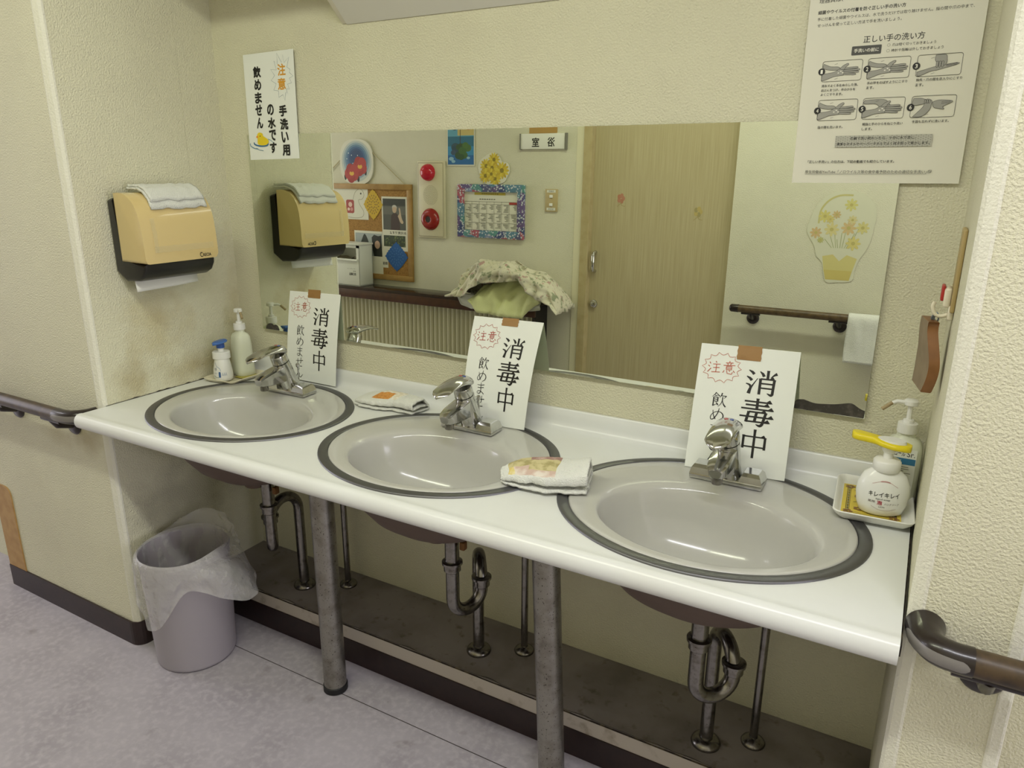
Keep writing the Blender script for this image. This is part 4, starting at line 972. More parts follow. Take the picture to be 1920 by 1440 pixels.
# ------------------------------------------------------------------ handrails
def bracket(mb, x, y, z, wall, seg=20):
    """cup under the rail, arm and round wall flange"""
    s_ = 1 if wall > y else -1
    mb.sweep([(x-.045, y, z-.0195), (x+.045, y, z-.0195)], .0085, 10)
    mb.sweep([(x, y, z-.020), (x, y+s_*.012, z-.040), (x, wall-s_*.010, z-.050)], [.010, .010, .012], 12)
    ring = [[(x+r*math.cos(2*math.pi*k/seg), wall-s_*dy, z-.052+r*math.sin(2*math.pi*k/seg)) for k in range(seg)] for r, dy in ((.030, 0), (.031, .004), (.026, .009), (.014, .011))]
    mb.loft(ring)
def build_rails():
    r = .0185
    t = thing('handrail', 'dark wooden handrail on the left pillar, ending beside the counter corner', 'handrail', (-.4, -YP, .745), 'dark wooden corridor handrails')
    z, y = .7465, -.560
    part('rail', MB().sweep([(-1.5, y, z), (-.118, y, z)], r, 24), M_rail, t)
    mb = MB().sweep(spline([(-.119, y, z), (-.085, y, z), (-.055, y+.008, z), (-.036, y+.030, z), (-.030, -YP-.001, z)], 6), [.0195]*12+[.020]*13, 24); el = part('elbow', mb, M_railcap, t, smooth=60)
    def insert(path, r_, sg, i0, i1, half):
        pts = [Vector(p) for p in path]; rows = []
        for i in range(i0, i1+1):
            tn = (pts[min(i+1, len(pts)-1)]-pts[max(i-1, 0)]).normalized(); n_ = Vector((tn.y, -tn.x, 0))*sg
            k = min(1, min(i-i0, i1-i)/2.0+.25); rows.append([pts[i]+(n_*math.cos(a_)+Vector((0, 0, 1))*math.sin(a_))*(r_(i)+.0006) for a_ in [half*k*(q/4-1) for q in range(9)]])
        return MB().loft(rows, False, False, wrap=False)
    lp = spline([(-.119, y, z), (-.085, y, z), (-.055, y+.008, z), (-.036, y+.030, z), (-.030, -YP-.001, z)], 6)
    part('grey_insert', insert(lp, lambda i: .0200, 1, 1, 17, .42), M_grey, el, smooth=60)
    for x in (-.150, -.445): mb = MB(); bracket(mb, x, y, z, -YP); part('bracket', mb, M_railcap, t, smooth=50)
    t = thing('handrail', 'dark handrail at the lower right with a curved end and grey strip', 'handrail', (2.3, -YP, .765), 'dark wooden corridor handrails')
    z, y = .765, -.563
    part('rail', MB().sweep([(3.4, y, z), (2.064, y, z)], r+.001, 24), M_rail, t)
    mb = MB().sweep(spline([(2.066, y, z), (2.045, y, z), (2.022, y+.008, z), (2.009, y+.030, z), (2.007, -YP-.002, z)], 6), [.021]*8+[.0215]*8+[.022, .0225, .023, .0235, .024, .025, .0255, .0265, .027], 28); el = part('elbow', mb, M_railcap, t, smooth=60)
    rp = spline([(2.066, y, z), (2.045, y, z), (2.022, y+.008, z), (2.009, y+.030, z), (2.007, -YP-.002, z)], 6)
    rr_ = [.021]*8+[.0215]*8+[.022, .0225, .023, .0235, .024, .025, .0255, .0265, .027]
    part('grey_insert', insert(rp, lambda i: rr_[i], -1, 2, 20, .42), M_grey, el, smooth=60)
    for x in (2.088, 3.0): mb = MB(); bracket(mb, x, y, z, -YP if x < 2.12 else -.36); part('bracket', mb, M_railcap, t, smooth=50)
    # opposite wall
    z, y = .747+OZ, WY+.072
    t = thing('handrail', 'wooden handrail seen in the mirror, right of the wide door, with a white towel', 'handrail', (1.9, WY, z), 'dark wooden corridor handrails')
    part('rail', MB().sweep([(1.150, y, z), (3.4, y, z)], r, 24), mat('mid_wood_rail', '#5E4C32', .4, mottle=(45, '#463620', .4, .65)), t)
    part('end_cap', MB().sweep([(1.108, y, z), (1.111, y, z), (1.118, y, z), (1.152, y, z)], [.009, .015, .0195, .0200], 24), M_railcap, t, smooth=60)
    for x in (1.2125, 1.6164, 2.4): mb = MB(); bracket(mb, x, y, z, WY); part('bracket', mb, M_railcap, t, smooth=50)
    w_ = thing('hanging_towel', 'white towel hung over the handrail, seen at the mirror right edge', 'towel', (1.76, y, z), 'white hand cloths')
    def f(a, b):
        q = b*2-1; x = 1.655+.24*a+.006*noise.noise((b*3, a*2, 2)); 
        if abs(q) < .12: an = q/.12*math.pi/2; return (x, y+.0245*math.sin(an), z+.0245*math.cos(an)+.002*noise.noise((a*6, b, 1)))
        s_ = 1 if q > 0 else -1; dl = (abs(q)-.12)/.88
        return (x, y+s_*(.0245-.006*dl+.007*noise.noise((a*8, b*4, 3))), z-(.205 if s_ > 0 else .20)*dl)
    part('cloth', MB().grid(f, 24, 40), M_towel, w_, smooth=70, solid=.005)
build_rails()

# ------------------------------------------------------------------ waste bin and liner
def build_bin():
    c = (.170, -.428); M_bin = mat('grey_bin_plastic', '#A09A9E', .45, bump=(400, .12, .0005))
    t = thing('waste_bin', 'round grey plastic waste bin standing on the floor under the counter', 'waste bin', (c[0], c[1], 0))
    mb = MB().lathe((c[0], c[1], 0), [(.105, .001), (.109, .004), (.111, .012), (.1235, .345), (.1255, .350), (.1225, .352), (.1205, .346), (.108, .012), (.02, .008)], 56, caps=(True, True)); part('shell', mb, M_bin, t, smooth=50)
    l = thing('bin_liner', 'clear plastic bag lining the grey waste bin, hanging over its rim', 'bin liner', (c[0], c[1], .35))
    n = 140; mb = MB(); vs = []
    def params(d):
        # d in degrees, 0 = +x; front-left lobe about -95, right tuft about 25
        a = (d+180) % 360-180
        lobe = math.exp(-((a+80)/34)**2); tuft = math.exp(-((a-8)/30)**2); back = math.exp(-((a-115)/55)**2)
        return lobe, tuft, back
    m = 26
    for i in range(n):
        d = 360*i/n; th = math.radians(d); lobe, tuft, back = params(d); row = []
        for j in range(m+1):
            g = j/m
            nz = noise.noise((math.cos(th)*2.2, math.sin(th)*2.2, g*2.5)); n2 = noise.noise((math.cos(th)*6, math.sin(th)*6, g*5+3))
            if g < .3: q = g/.3; r = .116+.004*q+.004*n2; z = .235+.113*q
            elif g < .4: q = (g-.3)/.1; r = .120+.009*q; z = .348+.008*math.sin(q*math.pi)+.014*back*q+.018*tuft*math.sin(q*2.2)
            else:
                q = (g-.4)/.6; Ln = .030+.150*lobe+.075*tuft+.012*nz
                r = .129+.016*math.sin(q*2.2)*lobe+(.10*tuft+.028*back)*q**.8+.004+.011*n2*q; z = .348-Ln*q*(1-.55*back)+(.075*back)*q*(1-q*.2)+.02*tuft*math.sin(q*math.pi)
            row.append(mb.bm.verts.new((max(.006, c[0]+r*math.cos(th)), c[1]+r*math.sin(th), z)))
        vs.append(row)
    for i in range(n):
        for j in range(m): mb.bm.faces.new((vs[i][j], vs[(i+1) % n][j], vs[(i+1) % n][j+1], vs[i][j+1]))
    mm = mat('clear_liner_film', '#D8D6D2', .22, alpha=.36, bump=(45, .9, .008)); part('film', mb, mm, l, smooth=24)
build_bin()

# ------------------------------------------------------------------ things on the opposite wall (seen in the mirror)
def opp(x0, x1, z0, z1, h=.004): # patch as a viewer facing that wall reads it
    return planar((x1, WY+h, z1), (-1, 0, 0), (0, 0, -1), x1-x0, z1-z0)
def build_opposite():
    # shelf
    t = thing('wall_shelf', 'long dark brown shelf along the opposite wall, seen in the mirror', 'shelf', (-.9, WY, .60))
    m = mat('dark_shelf_wood', '#4A2A18', .3, mottle=(25, '#3A2012', .4, .7))
    yf = WY+.168
    part('shelf_top', MB().box((-2.6, WY, .655), (.056, yf+.002, .674), .002), mat('dark_shelf_top', '#2C1C14', .18), t)
    part('front_rail', MB().box((-2.6, yf-.022, .601), (.056, yf, .656), .002), m, t)
    part('end_panel', MB().box((.030, WY, .06), (.054, yf-.024, .655)), mat('black_end', '#15110F', .4), t)
    # ribbed panel below
    mb = MB(); n = 260
    mb.grid(lambda a, b: (-2.6+2.62*a, WY+.045+.011*abs(math.sin(a*2.62/.033*math.pi))**.7, .05+.55*b), n*3, 1)
    tag(part('ribbed_panel', mb, mat('ribbed_cream', '#C6C2A2', .5), None, smooth=60), 'cream vertically ribbed panel below the dark shelf, in the mirror', 'panel')
    # white plastic box with an open hatch
    x0, x1, yb_, y1, z0, z1 = -1.56, -1.215, WY+.03, WY+.160, .676, .938
    t = thing('plastic_box', 'white plastic box with open front hatch on the shelf, seen in the mirror', 'storage box', ((x0+x1)/2, WY+.1, z0)); mw = mat('box_white', '#D6D8CE', .35)
    mb = MB().box((x0, yb_, z0), (x1, yb_+.004, z1)); mb.box((x1-.005, yb_, z0), (x1, y1, z1), .002); mb.box((x0, yb_, z0), (x0+.005, y1, z1), .002); mb.box((x0, yb_, z0), (x1, y1, z0+.005))
    mb.box((x0, y1-.005, z0), (x1, y1, .838), .002); mb.box((x0, y1-.005, .838), (x0+.03, y1, z1)); mb.box((x1-.022, y1-.005, .838), (x1, y1, z1)); mb.box((x0, y1-.005, .918), (x1, y1, z1)); part('box_body', mb, mw, t, smooth=30)
    part('lid', MB().box((x0-.006, yb_-.004, z1-.003), (x1+.008, y1+.010, z1+.009), .004), mw, t)
    part('hatch_rim', MB().sweep([(x0+.02, y1+.003, .840), (x1-.012, y1+.003, .840)], .008, 10), mw, t)
    f = planar((x1, y1+.0004, z1), (-1, 0, 0), (0, 0, -1), x1-x0, z1-z0); a = Art(f)
    a.text('#23231F', '日口薬品', .030, .085, .186, .017, .03); a.text('#3A3A36', '衛生用', .030, .052, .168, .008); a.text('#3A3A36', 'ペーパー 入', .034, .100, .152, .007); a.done('lettering', t)
    tag(part('box_contents', MB().grid(lambda a_, b_: (x0+.02+a_*(x1-x0-.05), yb_+.015+b_*.095, .83+.05*abs(noise.noise((a_*4, b_*3, 2)))), 16, 8), mat('greyish_cloth', '#8E8672', .9), None), 'greyish cloth bundle inside the white plastic box in the mirror', 'cloth')
    # corkboard
    x0, x1, z0, z1 = -1.72, -.899, .712, 1.314
    t = thing('cork_board', 'wood framed cork notice board hung by a string on the opposite wall, in the mirror', 'notice board', ((x0+x1)/2, WY, z0))
    part('cork', MB().box((x0+.01, WY+.002, z0+.01), (x1-.01, WY+.010, z1-.01)), mat('cork', '#A47C42', .85, mottle=(120, '#8A6430', .45, .65)), t)
    mo = mat('board_frame_wood', '#A8854A', .5, mottle=(20, '#94713A', .4, .7))
    for q in (((x0, WY+.001, z0), (x1, WY+.018, z0+.034)), ((x0, WY+.001, z1-.034), (x1, WY+.018, z1)), ((x0, WY+.001, z0+.034), (x0+.036, WY+.018, z1-.034)), ((x1-.036, WY+.001, z0+.034), (x1, WY+.018, z1-.034))): part('frame', MB().box(*q, .002), mo, t)
    part('string', MB().sweep([(x1-.05, WY+.008, z1-.004), (-1.31, WY+.006, 1.585), (x0+.05, WY+.008, z1-.004)], .0028, 8), mat('jute', '#B9B08C', .9), t)
    hb = .0115
    def flat(name, label, cat, x0, x1, z0, z1, h, m=None, group=None):
        f = opp(x0, x1, z0, z1, h); t = thing(name, label, cat, ((x0+x1)/2, WY+h, z0), group)
        if m: sheet(f, m, t, 'sheet', .0005)
        return t, f, Art(f, seen=True)
    M_pap = mat('plain_paper', '#DAD8C8', .7)
    t, f, a = flat('snake_drawing', 'white paper with a line drawing of a snake and red pouch, on the cork board', 'drawing', -1.55, -1.250, 1.088, 1.292, hb, M_pap)
    W = f.W; a.line('#8A8470', spline([(W-.135, .17), (W-.130, .10), (W-.110, .04), (W-.075, .012), (W-.045, .02), (W-.032, .05), (W-.050, .075), (W-.078, .080), (W-.070, .11), (W-.040, .15), (W-.050, .185), (W-.11, .195), (W-.17, .19)], 5), .0026)
    a.disc('#2A2A26', (W-.058, .040), .006); a.rrect('#9E3A32', W-.185, .080, W-.118, .165, .012); a.disc('#D8B8A8', (W-.150, .110), .016); a.disc('#C88A80', (W-.140, .140), .012); a.disc('#E0C8B8', (W-.165, .140), .010); a.done('drawing_print', t)
    def doily(label, cx, cz, rx, rz, col, dark):
        t, f, a = flat('paper_doily', label, 'paper doily', cx-rx, cx+rx, cz-rz, cz+rz, hb+.0012, None, 'lace paper doilies on the cork board')
        pts = []; n = 64
        for k in range(n):
            an = 2*math.pi*k/n; r = .96/((abs(math.cos(an))**1.15+abs(math.sin(an))**1.15)**(1/1.15))+.035*math.cos(an*24); pts.append((rx+rx*r*math.cos(an), rz+rz*r*math.sin(an)))
        mb = MB(); mb.prism(pts, lambda s_, q, h: f(s_, q, h), -.0004, .0004); part('lace', mb, mat('doily_'+col.strip('#'), col, .8), t, smooth=0)
        a.h = .0006
        for ring_, m in ((.22, 8), (.40, 12), (.56, 16)):
            for k in range(m): an = 2*math.pi*(k+.5*(ring_ > .4))/m; a.disc(dark, (rx+rx*ring_*math.cos(an), rz+rz*ring_*math.sin(an)), .006, .004, 8, an)
        a.done('cutouts', t)
    doily('yellow lace paper doily pinned on the cork board, in the mirror', -1.208, 1.186, .080, .100, '#C9A83C', '#8A6C2A')
    doily('blue lace paper doily pinned low on the cork board, in the mirror', -1.030, .865, .094, .096, '#2F5FA2', '#3E70B0')
    # photo sheets
    t, f, a = flat('photo_sheet', 'printed photo sheet of a grey-haired person waving, upper right of cork board', 'photo print', -1.140, -.936, .902, 1.238, hb, M_pap)
    W, H2 = f.W, f.H
    a.rect('#4A4C44', .010, .012, W-.014, .205); a.rect('#2C3028', .010, .012, W-.014, .055); a.rect('#5E5F56', .010, .060, W-.014, .11)
    a.poly('#3A2824', spline([(.070, .205), (.074, .13), (.086, .105), (.110, .100), (.130, .112), (.140, .15), (.146, .205)], 4)); a.poly('#C2AC92', spline([(.128, .118), (.140, .10), (.136, .072), (.146, .070), (.152, .10), (.160, .135), (.172, .155), (.160, .165), (.140, .15)], 3)[:-1])
    a.disc('#BDA48A', (.102, .078), .017, .022); a.poly('#B8B6AC', spline([(.084, .074), (.086, .056), (.102, .050), (.118, .056), (.121, .074), (.112, .064), (.094, .064), (.084, .074)], 3)[:-1])
    a.text('#23231F', 'お元気ですよ', .060, .190, .222, .019, .02); a.rect('#34402C', .010, .240, W-.020, .310)
    random.seed(9)
    for k in range(60): a.disc(('#4E6038', '#28341F', '#6A7848')[k % 3], (.016+random.random()*(W-.044), .245+random.random()*.060), .006, .004, 6, random.random()*3)
    a.done('photo_print', t)
    t, f, a = flat('photo_sheet', 'landscape photo print with dark trees, beside the white box on cork board', 'photo print', -1.375, -1.142, .72, 1.018, hb, M_pap); W = f.W
    a.rect('#9EA6A6', .008, .014, W-.004, .16); a.poly('#23291F', spline([(.02, .14), (.06, .06), (.085, .02), (.11, .05), (.125, .10), (.13, .15)], 4)+[(.01, .16)]); a.poly('#1E221C', [(.15, .12), (.145, .04), (.165, .022), (.20, .03), (.225, .024), (.229, .16), (.16, .16)]); a.disc('#B99A84', (.190, .085), .022, .026); a.done('photo_print', t)
    t, f, a = flat('paper_note', 'white paper note half hidden behind the blue doily on the cork board', 'paper note', -1.21, -1.100, .79, .91, hb-.0006, M_pap); a.text('#22221E', '体操', .06, .106, .092, .022, .02); a.done('lettering', t)
    # camellia plaque
    cx, cz, rx, rz = -1.335, 1.447, .137, .140; t, f, a = flat('flower_plaque', 'oval plaque painted with two red camellias on night blue, above the cork board', 'picture', cx-rx, cx+rx, cz-rz, cz+rz, .012)
    pts = [(rx+rx*math.copysign(abs(math.cos(2*math.pi*k/48))**.75, math.cos(2*math.pi*k/48)), rz+rz*math.copysign(abs(math.sin(2*math.pi*k/48))**.75, math.sin(2*math.pi*k/48))) for k in range(48)]
    mb = MB(); mb.prism(pts, lambda s_, q, h: f(s_, q, h), -.010, 0, .002); m = mat('plaque_paint', '#D6D4C4', .6); nt = m.node_tree; N = nt.nodes; K = nt.links
    part('plaque', mb, m, t, smooth=30)
    for k, col in enumerate(('#B4BCB8', '#8BA0AC', '#5E7E98', '#40628A', '#2C4A74', '#26406A')): a.disc(col, (rx+.002, rz-.004-.004*k), rx*(.90-.11*k), rz*(.90-.11*k), 40)
    for (x, y) in ((.060, .120), (.100, .098), (.062, .160), (.090, .155), (.108, .148), (.140, .170), (.150, .10), (.075, .085)): a.disc('#D8DCE0', (x, y), .0035, .0035, 8)
    for (x, y, r) in ((.212, .205, .018), (.042, .232, .020), (.150, .244, .020)): a.disc('#1E1A16', (x, y), r*.5, r, 10)
    for (x, y) in ((.166, .166), (.096, .208)):
        for k in range(5): a.disc(('#A8342C', '#9A2A22')[k % 2], (x+.026*math.cos(k*1.257+.5), y+.026*math.sin(k*1.257+.5)), .034, .036, 18)
        a.disc('#A8342C', (x, y), .030); a.disc('#D6A838', (x, y+.002), .019, .014); a.disc('#A8342C', (x, y-.011), .008, .006)
    a.done('painting', t)
    # fire alarm panel
    x0, x1, z0, z1 = -.853, -.650, .997, 1.452; t = thing('alarm_panel', 'cream wall panel with lit red lamp, speaker holes and red button, in mirror', 'alarm panel', ((x0+x1)/2, WY, z0)); mc = mat('alarm_cream', '#D2CBAE', .4)
    part('surround', MB().box((x0, WY+.0005, z0), (x1, WY+.014, z1), .004), mc, t); f = opp(x0, x1, z0, z1, .0142)
    part('faceplate', MB().box((x0+.010, WY+.014, z0+.010), (x1-.010, WY+.018, z1-.010), .002), mc, t)
    f = opp(x0, x1, z0, z1, .0183); a = Art(f); a.rrect('#5A5446', .0105, .0105, f.W-.0105, f.H-.0105, .003, .0016)
    for r in range(1, 9):
        m_ = max(1, int(r*5.2))
        for k in range(m_): an = 2*math.pi*k/m_+r*.4; a._face([(f.W/2+.0065*r*math.cos(an)+.0017*math.cos(q*1.0472), .199+.0065*r*1.08*math.sin(an)+.0017*math.sin(q*1.0472)) for q in range(6)], a.mi('#4A4436'))
    a.done('speaker_holes', t)
    def dome(name, x, z, r, prof, m, par, base):
        mb = MB().lathe((0, 0, 0), prof, 32); bmesh.ops.rotate(mb.bm, verts=mb.bm.verts[:], cent=(0, 0, 0), matrix=Matrix.Rotation(-math.pi/2, 3, 'X')); bmesh.ops.translate(mb.bm, verts=mb.bm.verts[:], vec=(x, WY+base, z)); return part(name, mb, m, par, smooth=60)
    dome('warning_lamp', -.767, 1.386, .05, [(.050, 0), (.050, .006), (.046, .022), (.034, .038), (.018, .047), (.003, .050)], mat('lit_red_lens', '#A01422', .15, emit=('#E01840', .12)), t, .018)
    dome('push_button', -.755, 1.110, .066, [(.066, 0), (.066, .004), (.058, .018), (.044, .030), (.026, .034), (.020, .030), (.018, .026), (.002, .026)], mat('alarm_red', '#8E1A14', .25), t, .018)
    f = opp(-.775, -.737, 1.09, 1.13, .0448); a = Art(f); a.disc('#1E1614', (.019, .020), .016, .022); a.done('button_window', t)
    # landscape picture
    t, f, a = flat('landscape_print', 'small print of a tree mirrored in blue water, cut by mirror top', 'picture', -.638, -.444, 1.424, 1.70, .004, M_pap); W, H2 = f.W, f.H
    a.rect('#5E9CB4', .006, .006, W-.006, H2-.008); a.rect('#C2B070', .075, .006, W-.006, .105); a.rect('#2E6A86', .006, .11, W-.006, .165); a.rect('#2464A0', .006, .200, W-.006, H2-.008); a.rect('#3A86B4', .006, .165, W-.006, .215)
    for (x, y, r, c_) in ((.10, .18, .040, '#36552E'), (.085, .215, .030, '#2E4C30'), (.12, .215, .026, '#3C6234'), (.06, .17, .030, '#33505E'), (.145, .175, .026, '#486A36'), (.060, .18, .026, '#2E4858'), (.085, .17, .022, '#34522E'), (.110, .19, .028, '#3E6434'), (.130, .16, .022, '#4A6E34'), (.100, .225, .022, '#2E5030'), (.045, .20, .018, '#3A5068'), (.120, .04, .024, '#8A5A32'), (.150, .06, .020, '#B08048'), (.09, .05, .02, '#4A6A3A'), (.055, .06, .022, '#3A6A80')): a.disc(c_, (x, y), r, r*.8, 14)
    a.rect('#4A3826', .092, .07, .096, .165)
    for (x, y, r) in ((.03, .235, .018), (.045, .25, .014), (.15, .23, .012)): a.disc('#8AB4CC', (x, y), r, r*.6, 12)
    a.done('picture_print', t)
    # yellow flower cut-out
    t, f, a = flat('flower_cutout', 'cut-out picture of yellow sunflowers above the calendar, in the mirror', 'cut-out picture', -.425, -.200, 1.318, 1.500, .004)
    pts = [(.020, .130), (.004, .085), (.020, .045), (.055, .020), (.085, .006), (.125, .004), (.155, .030), (.165, .050), (.205, .060), (.218, .100), (.205, .130), (.180, .165), (.120, .178), (.060, .176)]
    mb = MB(); mb.prism(spline(pts+[pts[0]], 4)[:-1], lambda s_, q, h: f(f.W-s_, q, h), -.001, 0); part('card', mb, M_pap, t, smooth=0)
    for (x, y, r) in ((.112, .040, .034), (.060, .075, .036), (.100, .085, .034), (.165, .100, .042), (.055, .130, .036), (.120, .145, .036), (.095, .120, .030)):
        for k in range(13): a.disc(('#CDB43A', '#D8C44A', '#BFA636')[k % 3], (x+r*.62*math.cos(k*.483), y+r*.62*math.sin(k*.483)), r*.55, r*.20, 8, k*.483)
        a.disc('#8A7A2A', (x, y), r*.32)
    a.done('flowers_print', t)
    # calendar in a patchwork frame
    x0, x1, z0, z1 = -.556, -.104, 1.016, 1.322; t, f, a = flat('calendar', 'monthly calendar sheet in a blue and pink patchwork frame, seen in mirror', 'calendar', x0, x1, z0, z1, .010); W, H2 = f.W, f.H
    m = mat('patchwork_cloth', '#7A8AA4', .85); nt = m.node_tree; N = nt.nodes; K = nt.links; tc = [n_ for n_ in N if n_.type == 'TEX_COORD'][0]
    v1 = N.new('ShaderNodeTexVoronoi'); v1.inputs['Scale'].default_value = 15; v2 = N.new('ShaderNodeTexVoronoi'); v2.inputs['Scale'].default_value = 75
    K.new(tc.outputs['Object'], v1.inputs['Vector']); K.new(tc.outputs['Object'], v2.inputs['Vector'])
    sp = N.new('ShaderNodeSeparateColor'); K.new(v1.outputs['Color'], sp.inputs[0]); rp = N.new('ShaderNodeValToRGB'); rp.color_ramp.interpolation = 'CONSTANT'
    cols = ['#46507A', '#5A7E94', '#A25866', '#665680', '#5A8A88', '#808CAC', '#585A7C']
    for k, cc in enumerate(cols):
        e = rp.color_ramp.elements[k] if k < 2 else rp.color_ramp.elements.new(k/7)
        e.position = k/7; e.color = lin(cc)
    K.new(sp.outputs[0], rp.inputs[0]); mx = N.new('ShaderNodeMix'); mx.data_type = 'RGBA'; mr = N.new('ShaderNodeMapRange'); mr.inputs['From Min'].default_value = .30; mr.inputs['From Max'].default_value = .42; K.new(v2.outputs['Distance'], mr.inputs['Value'])
    K.new(mr.outputs[0], mx.inputs['Factor']); mx.inputs['A'].default_value = lin('#C2C6CC'); K.new(rp.outputs[0], mx.inputs['B']); K.new(mx.outputs['Result'], N['Principled BSDF'].inputs['Base Color'])
    fr = .043
    part('frame', MB().box((x0, WY+.001, z0), (x1, WY+.022, z0+fr), .002).box((x0, WY+.001, z1-fr), (x1, WY+.022, z1), .002).box((x0, WY+.001, z0+fr), (x0+fr, WY+.022, z1-fr), .002).box((x1-fr, WY+.001, z0+fr), (x1, WY+.022, z1-fr), .002), m, t, smooth=30)
    part('page', MB().box((x0+fr-.004, WY+.001, z0+fr-.004), (x1-fr+.004, WY+.009, z1-fr+.004)), M_pap, t)
    a.rect('#B8A83C', .115, .046, .325, .060)
    for k in range(9): a.line('#6A6230', [(.165+.013*k, .053), (.174+.013*k, .053)], .006)
    for k in range(7): a.line('#3A3A36', [(.150+.016*k, .084), (.161+.016*k, .084)], .004)
    gx = [W-.050-i*.0508 for i in range(8)]; gy = [.098, .112, .165, .218, .262]
    for x in gx: a.line('#5A5A52', [(x, .098), (x, .262)], .0014)
    for y in gy: a.line('#5A5A52', [(gx[-1], y), (gx[0], y)], .0014)
    a.rect('#A83A34', gx[1], .099, gx[0], .111)
    random.seed(4)
    for c_ in range(7):
        for r in range(3):
            for q in range(6 if random.random() > .3 else 4):
                y = gy[r+1]+.006+q*.0072
                if y < gy[r+2]-.004: a.line('#6E6E64', [(gx[c_]-.005, y), (gx[c_]-.014-random.random()*.028, y)], .0028)
    a.done('page_print', t)
    # switch plate
    t = thing('light_switch', 'small beige switch plate with two buttons left of the door, in mirror', 'light switch', (.063, WY, 1.18)); part('plate', MB().box((.024, WY+.0005, 1.180), (.102, WY+.009, 1.3025), .003), mat('switch_beige', '#B7A67A', .45), t)
    for z in (1.263, 1.218): part('button', MB().box((.053, WY+.009, z-.008), (.073, WY+.014, z+.008), .002), M_white, t)
    f = opp(.024, .102, 1.180, 1.3025, .0093)
    for y, st in ((.012, '洗面所'), (.108, '浴室前')): a = Art(f); a.rect('#DADACE', .012, y-.007, .066, y+.007); a.text('#4A4A42', st, .022, .056, y, .009); a.done('label_strip', t)
    # room sign
    x0, x1, z0, z1 = -.1405, .1495, 1.512, 1.597; t = thing('room_sign', 'white bathroom name plate with grey ends, left of the door in mirror', 'room sign', (0, WY, z0))
    part('plate', MB().box((x0+.006, WY+.0005, z0+.003), (x1-.010, WY+.014, z1-.001), .001), mat('sign_white', '#E2E2DA', .3), t)
    part('end_cap', MB().box((x0, WY+.0005, z0), (x0+.007, WY+.017, z1)), mat('sign_grey', '#77766C', .4), t); part('end_cap', MB().box((x1-.011, WY+.0005, z0), (x1, WY+.017, z1)), mat('sign_grey', '#77766C', .4), t)
    f = opp(x0, x1, z0, z1, .0143); 
    for ch_, x_ in (('室', .100), ('浴', .196)): a = Art(f, seen=True); a.char('#1C1C1A', ch_, x_, .046, .045, .049, .02); a.done('character', t)
    tp = thing('packing_tape_strip', 'brown tape strip above the bathroom name plate in the mirror', 'tape', (0, WY, 1.60)); part('strip', MB().box((-.088, WY+.0004, 1.598), (.085, WY+.0012, 1.650)), mat('pale_brown_tape', '#B08C50', .4), tp)
    # faded flower stickers on the door
    dy = -.0378
    for (x, z, cols, nm) in ((.458, 1.235, ('#B4806A', '#B07A62'), 'faded pink flower sticker on the door, nearer the handle'), (.880, 1.178, ('#B8A66A', '#9E9468'), 'faded yellow and grey flower sticker on the door, far from the handle')):
        f = opp(x-.05, x+.05, z-.06, z+.06, dy); t = thing('flower_sticker', nm, 'sticker', (x, WY, z-.06), 'faded flower stickers on the door'); a = Art(f, seen=True)
        for k in range(5): a.disc(cols[k % 2], (.05+.013*math.cos(k*1.257), .035+.015*math.sin(k*1.257)), .010, .013, 12)
        a.line('#A49466', spline([(.05, .05), (.055, .07), (.075, .075)], 3), .003); a.line('#A49466', [(.05, .06), (.030, .078)], .003)
        a.done('print', t)
    # flower basket sticker
    def fade(c, k=.42):
        q_ = [int(int(c[i:i+2], 16)*(1-k)+int('CFCEB8'[i-1:i+1], 16)*k) for i in (1, 3, 5)]
        return '#%02X%02X%02X' % tuple(q_)
    x0, x1, z0, z1 = 1.412, 1.712, .898, 1.325; t, f, a = flat('flower_basket_picture', 'large pale cut-out of yellow flowers in a basket above the handrail, in mirror', 'cut-out picture', x0, x1, z0, z1, .003)
    ol = [(1.432, 1.105), (1.418, 1.139), (1.431, 1.198), (1.454, 1.26), (1.503, 1.304), (1.57, 1.322), (1.64, 1.307), (1.688, 1.269), (1.707, 1.217), (1.703, 1.154), (1.696, 1.094), (1.68, 1.049), (1.66, 1.011), (1.647, .962), (1.64, .913), (1.577, .901), (1.525, .904), (1.502, .987), (1.472, 1.02), (1.46, 1.061)]
    q = lambda x, z: (x-x0, z1-z); P = [q(*p) for p in spline(ol+[ol[0]], 4)[:-1]]
    mb = MB(); mb.prism(P, lambda s_, b, h: f(f.W-s_, b, h), -.0015, 0); part('card', mb, mat('pale_card', '#CFCEB8', .6), t, smooth=0)
    a.line(fade('#B8AC5A'), [q(*p) for p in spline([(1.466, 1.17), (1.470, 1.23), (1.500, 1.275), (1.545, 1.298), (1.60, 1.300)], 6)], .008)
    a.poly(fade('#C9B85C'), [q(*p) for p in ((1.500, 1.020), (1.545, 1.030), (1.575, 1.000), (1.605, 1.030), (1.650, 1.015), (1.636, .955), (1.512, .955))]); a.poly(fade('#BFA63A'), [q(*p) for p in ((1.512, .957), (1.636, .957), (1.628, .912), (1.525, .912))])
    for k in range(9): a.line(fade('#7E8C4E'), [q(1.535+.009*k, 1.06), q(1.50+.018*k, 1.10+.03*(k % 3))], .0024)
